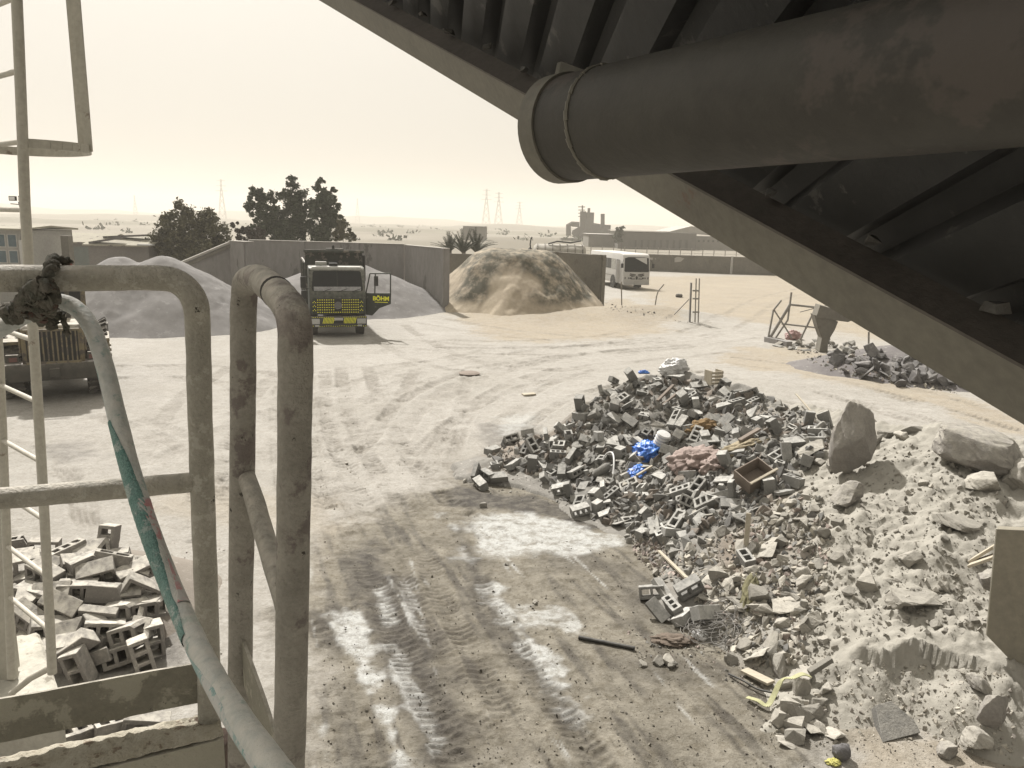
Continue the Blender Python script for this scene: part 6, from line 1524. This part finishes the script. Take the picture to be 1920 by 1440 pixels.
solo(MB().lathe([(.02, .0), (.32, .01), (.36, .05), (.28, .08), (.05, .07)], surf(880, 702), 'z', 18), 'drain_cover', 'small dark disc lying on the pale yard', 'disc', M_woodd, smooth=40)
A = surf(1085, 1199); P = [surf(1085 + k * 21, 1199 + k * 4.2) + Vector((0, 0, .03)) for k in range(6)]
solo(MB().tube(P, .025, 12), 'pipe_length', 'black pipe length lying on the damp ground', 'pipe', M_black, smooth=50)
# soft things: crumpled sheets and cloth
def crumple(label, name, cat, px, py, size, m, seed, rot=0, pts=None, sharp=1.0):
    bm = bmesh.new(); bmesh.ops.create_icosphere(bm, subdivisions=5, radius=1)
    C = np.array([tuple(v.co) for v in bm.verts]); x, y, z = C.T
    w = 1 - np.abs(fbm(x * 1.6 + z + seed, y * 1.6 - z, seed, 3)) * 1.5 * sharp
    r_ = .55 + .5 * w + .22 * fbm(x * 4 + seed, y * 4 + z * 3, seed + 3, 3) + .14 * np.abs(fbm(x * 7 - z * 3, y * 7 + z * 4 + seed, seed + 6, 3))
    C *= r_[:, None] * np.array(size)
    for v, c in zip(bm.verts, C): v.co = c
    me = bpy.data.meshes.new(name); bm.to_mesh(me); bm.free(); me.materials.append(m); me.polygons.foreach_set('use_smooth', [True] * len(me.polygons))
    o = bpy.data.objects.new(name, me); col.objects.link(o); p = surf(px, py); o.location = p + Vector((0, 0, size[2] * .45)); o.rotation_euler = (0, 0, rot)
    n = nrm(p); o.rotation_euler = (Vector((0, 0, 1)).rotation_difference(n).to_matrix() @ Matrix.Rotation(rot, 3, 'Z')).to_euler()
    return tag(o, label, cat)
M_blue = mat('blue_plastic', (.02, .10, .42), (.05, .20, .55), 6, .4, .5, 30, spec=.5)
crumple('crumpled bright blue plastic sheet on the grey rubble', 'plastic_sheet', 'plastic sheet', 1212, 853, (.27, .30, .16), M_blue, 2, .3)
crumple('lower trailing end of the bright blue plastic sheet', 'plastic_sheet', 'plastic sheet', 1194, 890, (.16, .24, .10), M_blue, 6, -.5)
crumple('small blue plastic scrap on the mound crest', 'plastic_scrap', 'plastic scrap', 1207, 700, (.18, .1, .08), M_blue, 9)
crumple('orange brown rag lying among grey blocks', 'orange_rag', 'rag', 1312, 808, (.30, .18, .14), mat('orange_cloth', (.20, .135, .065), (.145, .095, .05), 9, .95, .5, 60), 3)
M_pk = mat('pink_cloth', (.30, .24, .215), (.22, .175, .155), 7, .95, .6, 50)
crumple('dusty pink cloth heap in the middle of the rubble', 'cloth_heap', 'cloth', 1300, 872, (.48, .34, .20), M_pk, 4, .2)
crumple('smaller dusty pink cloth fold against the cloth heap', 'cloth_heap', 'cloth', 1335, 884, (.26, .24, .18), M_pk, 14, .9)
crumple('tan rag draped over blocks above the brown crate', 'tan_rag', 'rag', 1388, 848, (.46, .22, .13), mat('tan_cloth', (.30, .255, .175), (.235, .20, .14), 6, .95, .6, 50), 5, .1)
crumple('big white plastic sack on the mound crest', 'plastic_sack', 'sack', 1262, 700, (.32, .22, .22), mat('white_plastic', (.56, .555, .54), (.48, .475, .46), 5, .5, .4, 20, spec=.4), 7, 0)
crumple('pink bag lying in rubble under the wrecked gate', 'pink_bag', 'bag', 1488, 636, (.42, .34, .3), mat('pink_plastic', (.36, .24, .22), (.30, .20, .19), 5, .7, .4, 20), 8)
crumple('olive green cloth strip among chunks by the wire tangle', 'green_rag', 'rag', 1405, 1115, (.10, .30, .07), mat('olive_cloth', (.16, .15, .085), (.11, .10, .06), 8, .95, .6, 60), 11, -.5)
crumple('brown sodden rag in front of the block cluster', 'brown_rag', 'rag', 1262, 1203, (.26, .13, .05), mat('brown_cloth', (.15, .12, .095), (.11, .09, .072), 9, .95, .6, 60), 12)
crumple('white plastic scrap by the wire tangle', 'plastic_scrap', 'plastic scrap', 1312, 1195, (.10, .09, .06), MATS['white_plastic'], 13)
crumple('yellow scrap at the bottom edge by the dark stone', 'yellow_scrap', 'plastic scrap', 1562, 1432, (.07, .05, .03), mat('yellow_plastic', (.45, .42, .14), (.36, .34, .10), 9, .5, .3), 15)
# white ribbed drum, brown crate, small white crate
q = surf(1238, 845); mb = MB(); pr = [(.02, -.21)]
for k in range(13): pr.append((.125 + .018 * (k % 2), -.2 + k * .4 / 12))
pr.append((.02, .21)); mb.lathe(pr, (0, 0, 0), 'z', 24); o = mb.build('ribbed_drum', MATS['white_plastic'], None, smooth=30); o.location = q + Vector((0, 0, .18)); o.rotation_euler = (R(18), R(14), 0)
tag(o, 'white ribbed plastic drum wedged above the blue sheet', 'drum')
q = surf(1412, 912); t = thing('broken_crate', 'broken brown wooden crate tipped open on the rubble', 'crate', q + Vector((0, 0, .1)), .5); t.rotation_euler = (R(20), R(-20), R(24)); t.scale = (.66, .66, .66)
MB().b2((-.36, -.28, 0), (.36, -.25, .36)).build('side_panel', M_woodd, t, bevel=.004); MB().b2((-.36, .25, 0), (.36, .28, .36)).build('side_panel', M_woodd, t, bevel=.004)
MB().b2((-.39, -.28, 0), (-.36, .28, .36)).build('end_panel', M_woodd, t, bevel=.004); MB().b2((-.36, -.25, 0), (.36, .25, .02)).build('base_panel', M_woodd, t)
MB().b2((.36, -.30, -.02), (.39, .32, .34)).build('end_panel', M_woodd, t, bevel=.004); MB().b2((-.40, -.33, .36), (.44, -.27, .40)).build('top_rail', M_wood, t, bevel=.004)
q = surf(1337, 722); t = thing('white_crate', 'small slotted white crate standing on the mound crest', 'crate', q + Vector((0, 0, .02)), .4)
for k in range(4): MB().b2((-.15, -.13, .02 + k * .075), (.15, -.11, .07 + k * .075)).build('slat', M_wood, t)
for x in (-.15, .13): MB().b2((x, -.11, 0), (x + .02, .13, .31)).build('side', M_wood, t)
# hoses, strap, wire
P = [surf(x, y) + Vector((0, 0, h)) for x, y, h in ((1128, 876, .14), (1138, 872, .24), (1147, 878, .30), (1150, 890, .26), (1149, 903, .14))]
solo(MB().tube([Vector(a) for a in spline([tuple(p) for p in P], 6)], .018, 8), 'hose_loop', 'pale hose looping up out of the grey rubble', 'hose', MATS['white_plastic'], smooth=50)
P = [surf(1112, 902) + Vector((0, 0, .1)), surf(1143, 887) + Vector((0, 0, .16))]
solo(MB().tube([P[0], P[0].lerp(P[1], .15), P[0].lerp(P[1], .85), P[1]], [.05, .085, .085, .05], 16), 'pipe_stub', 'short fat grey pipe stub beside the white hose loop', 'pipe', M_chunkg, smooth=40)
M_strap = mat('yellow_strap', (.36, .355, .20), (.29, .285, .16), 12, .7, .3)
P = spline([tuple(surf(x, y) + Vector((0, 0, h))) for x, y, h in ((1400, 1312, .03), (1420, 1323, .06), (1437, 1331, .05), (1448, 1322, .10), (1458, 1308, .16), (1468, 1304, .2), (1482, 1306, .22), (1500, 1302, .24), (1516, 1300, .2))], 6)
mb = MB()
for a, b in zip(P[:-1], P[1:]): mb.bar(a, Vector(b) + (Vector(b) - Vector(a)) * .15, .055, .008)
solo(mb, 'yellow_strap', 'pale yellow strap draped over the chunk pile', 'strap', M_strap)
P = spline([tuple(surf(x, y) + Vector((0, 0, h))) for x, y, h in ((1366, 1268, .03), (1395, 1285, .05), (1420, 1298, .04), (1455, 1308, .05))], 6)
solo(MB().tube([Vector(a) for a in P], .012, 8), 'dark_cable', 'thin dark cable running to the chunk pile', 'cable', M_black, smooth=50)
rw = random.Random(3); M_wire = mat('old_wire', (.22, .21, .19), (.15, .14, .13), 9, .7, .1); c = surf(1335, 1185)
mb = MB()
for k in range(26):
    u0 = rw.uniform(0, 6.28); ra, rb_ = rw.uniform(.08, .3), rw.uniform(.05, .2); cx, cy = rw.uniform(-.18, .2), rw.uniform(-.2, .2); tl = rw.uniform(-.6, .6); pts = []
    for i in range(rw.randint(8, 18)):
        w = u0 + i * .35; x, y = cx + ra * math.cos(w), cy + rb_ * math.sin(w)
        g_ = float(hq(c.x + x, c.y + y)); pts.append(Vector((c.x + x, c.y + y, g_ + .04 + .10 * abs(math.sin(w * .7 + tl)))))
    mb.tube(pts, .0045, 5)
solo(mb, 'wire_tangle_net', 'tangle of loose pale wire below the block cluster', 'wire', M_wire)
# fine rubble nobody would count
def fine(name, label, spec, seed):
    rr = random.Random(seed); protos = []
    for k in range(10):
        mb = MB().hull([Vector((rr.gauss(0, 1), rr.gauss(0, 1), rr.gauss(0, .7))).normalized() * rr.uniform(.7, 1) for _ in range(9)]); protos.append((mb.v, mb.f))
    V = []; F = []; C = []
    for poly, n, lo, hi, tones in spec:
        xs = [p[0] for p in poly]; ys = [p[1] for p in poly]; k = 0; pts = []
        while k < n:
            x, y = rr.uniform(min(xs), max(xs)), rr.uniform(min(ys), max(ys))
            if inside(x, y, poly): pts.append((x, y)); k += 1
        for x, y in pts:
            p = surf(x, y); v, f = rr.choice(protos); s = lo * (hi / lo) ** (rr.random() ** 2.2); M3 = Euler((rr.uniform(0, 6), rr.uniform(0, 6), rr.uniform(0, 6))).to_matrix() @ Matrix.Diagonal((s, s * rr.uniform(.6, 1), s * rr.uniform(.35, .9)))
            o = len(V); V += [p + M3 @ q for q in v]; F += [tuple(i + o for i in g) for g in f]; t_ = rr.choice(tones); b = rr.uniform(.75, 1.25); C += [tuple(q * b for q in t_)] * len(v)
    me = bpy.data.meshes.new(name); me.from_pydata(V, [], F)
    a = me.color_attributes.new('tone', 'FLOAT_COLOR', 'POINT'); a.data.foreach_set('color', np.array([(*c, 1) for c in C], np.float32).reshape(-1))
    m = mat(name + '_mat', (1, 1, 1), (.78, .78, .78), 14, .95, .5, 60, attr='tone'); me.materials.append(m)
    o = bpy.data.objects.new(name, me); col.objects.link(o); return tag(o, label, 'rubble', None, 'stuff')
GT = [(.17, .165, .155), (.21, .205, .19), (.15, .145, .135), (.25, .24, .215), (.19, .165, .14)]; PT = [(.36, .335, .285), (.31, .285, .24), (.40, .375, .32), (.27, .245, .215)]; MT = GT[1:4] + PT[:2] + [(.30, .25, .22)]
fine('rubble', 'loose small grey and pale rubble covering the mound', [(area, 7500, .025, .19, GT), (carea, 3200, .018, .12, MT + PT), ([(1180, 985), (1260, 1020), (1240, 1085), (1195, 1050)], 260, .03, .08, [(.24, .20, .18), (.28, .25, .21), (.20, .18, .16)]), ([(1480, 900), (1560, 850), (1700, 830), (1900, 900), (1860, 1180), (1600, 1200), (1500, 1260)], 2600, .010, .075, [(.27, .255, .22), (.29, .27, .235), (.25, .235, .205), (.31, .29, .25)]), ([(1370, 1230), (1560, 1230), (1580, 1400), (1450, 1400)], 500, .012, .06, PT), ([(1560, 1240), (1900, 1250), (1900, 1420), (1600, 1390)], 900, .010, .05, PT),
    ([(1180, 1180), (1380, 1200), (1420, 1290), (1280, 1260), (1150, 1220)], 260, .01, .04, MT), ([(885, 880), (1050, 870), (1100, 960), (900, 930)], 200, .012, .05, GT)], 21)
fine('gravel_scatter', 'fine stones scattered over the yard floor', [([(600, 1000), (860, 950), (1180, 1050), (1450, 1300), (1900, 1440), (600, 1440)], 2800, .006, .028, [(.13, .12, .10), (.22, .20, .165), (.09, .08, .066), (.11, .10, .08)]), ([(300, 1000), (420, 1000), (420, 1300), (300, 1300)], 120, .006, .03, PT), ([(590, 700), (1050, 700), (860, 880), (600, 980)], 700, .008, .03, [(.2, .18, .15), (.3, .27, .22)]), ([(1450, 640), (1600, 650), (1800, 740), (1560, 700)], 500, .03, .14, MT), ([(1120, 560), (1250, 590), (1330, 612), (1130, 580)], 120, .03, .15, MT)], 22)
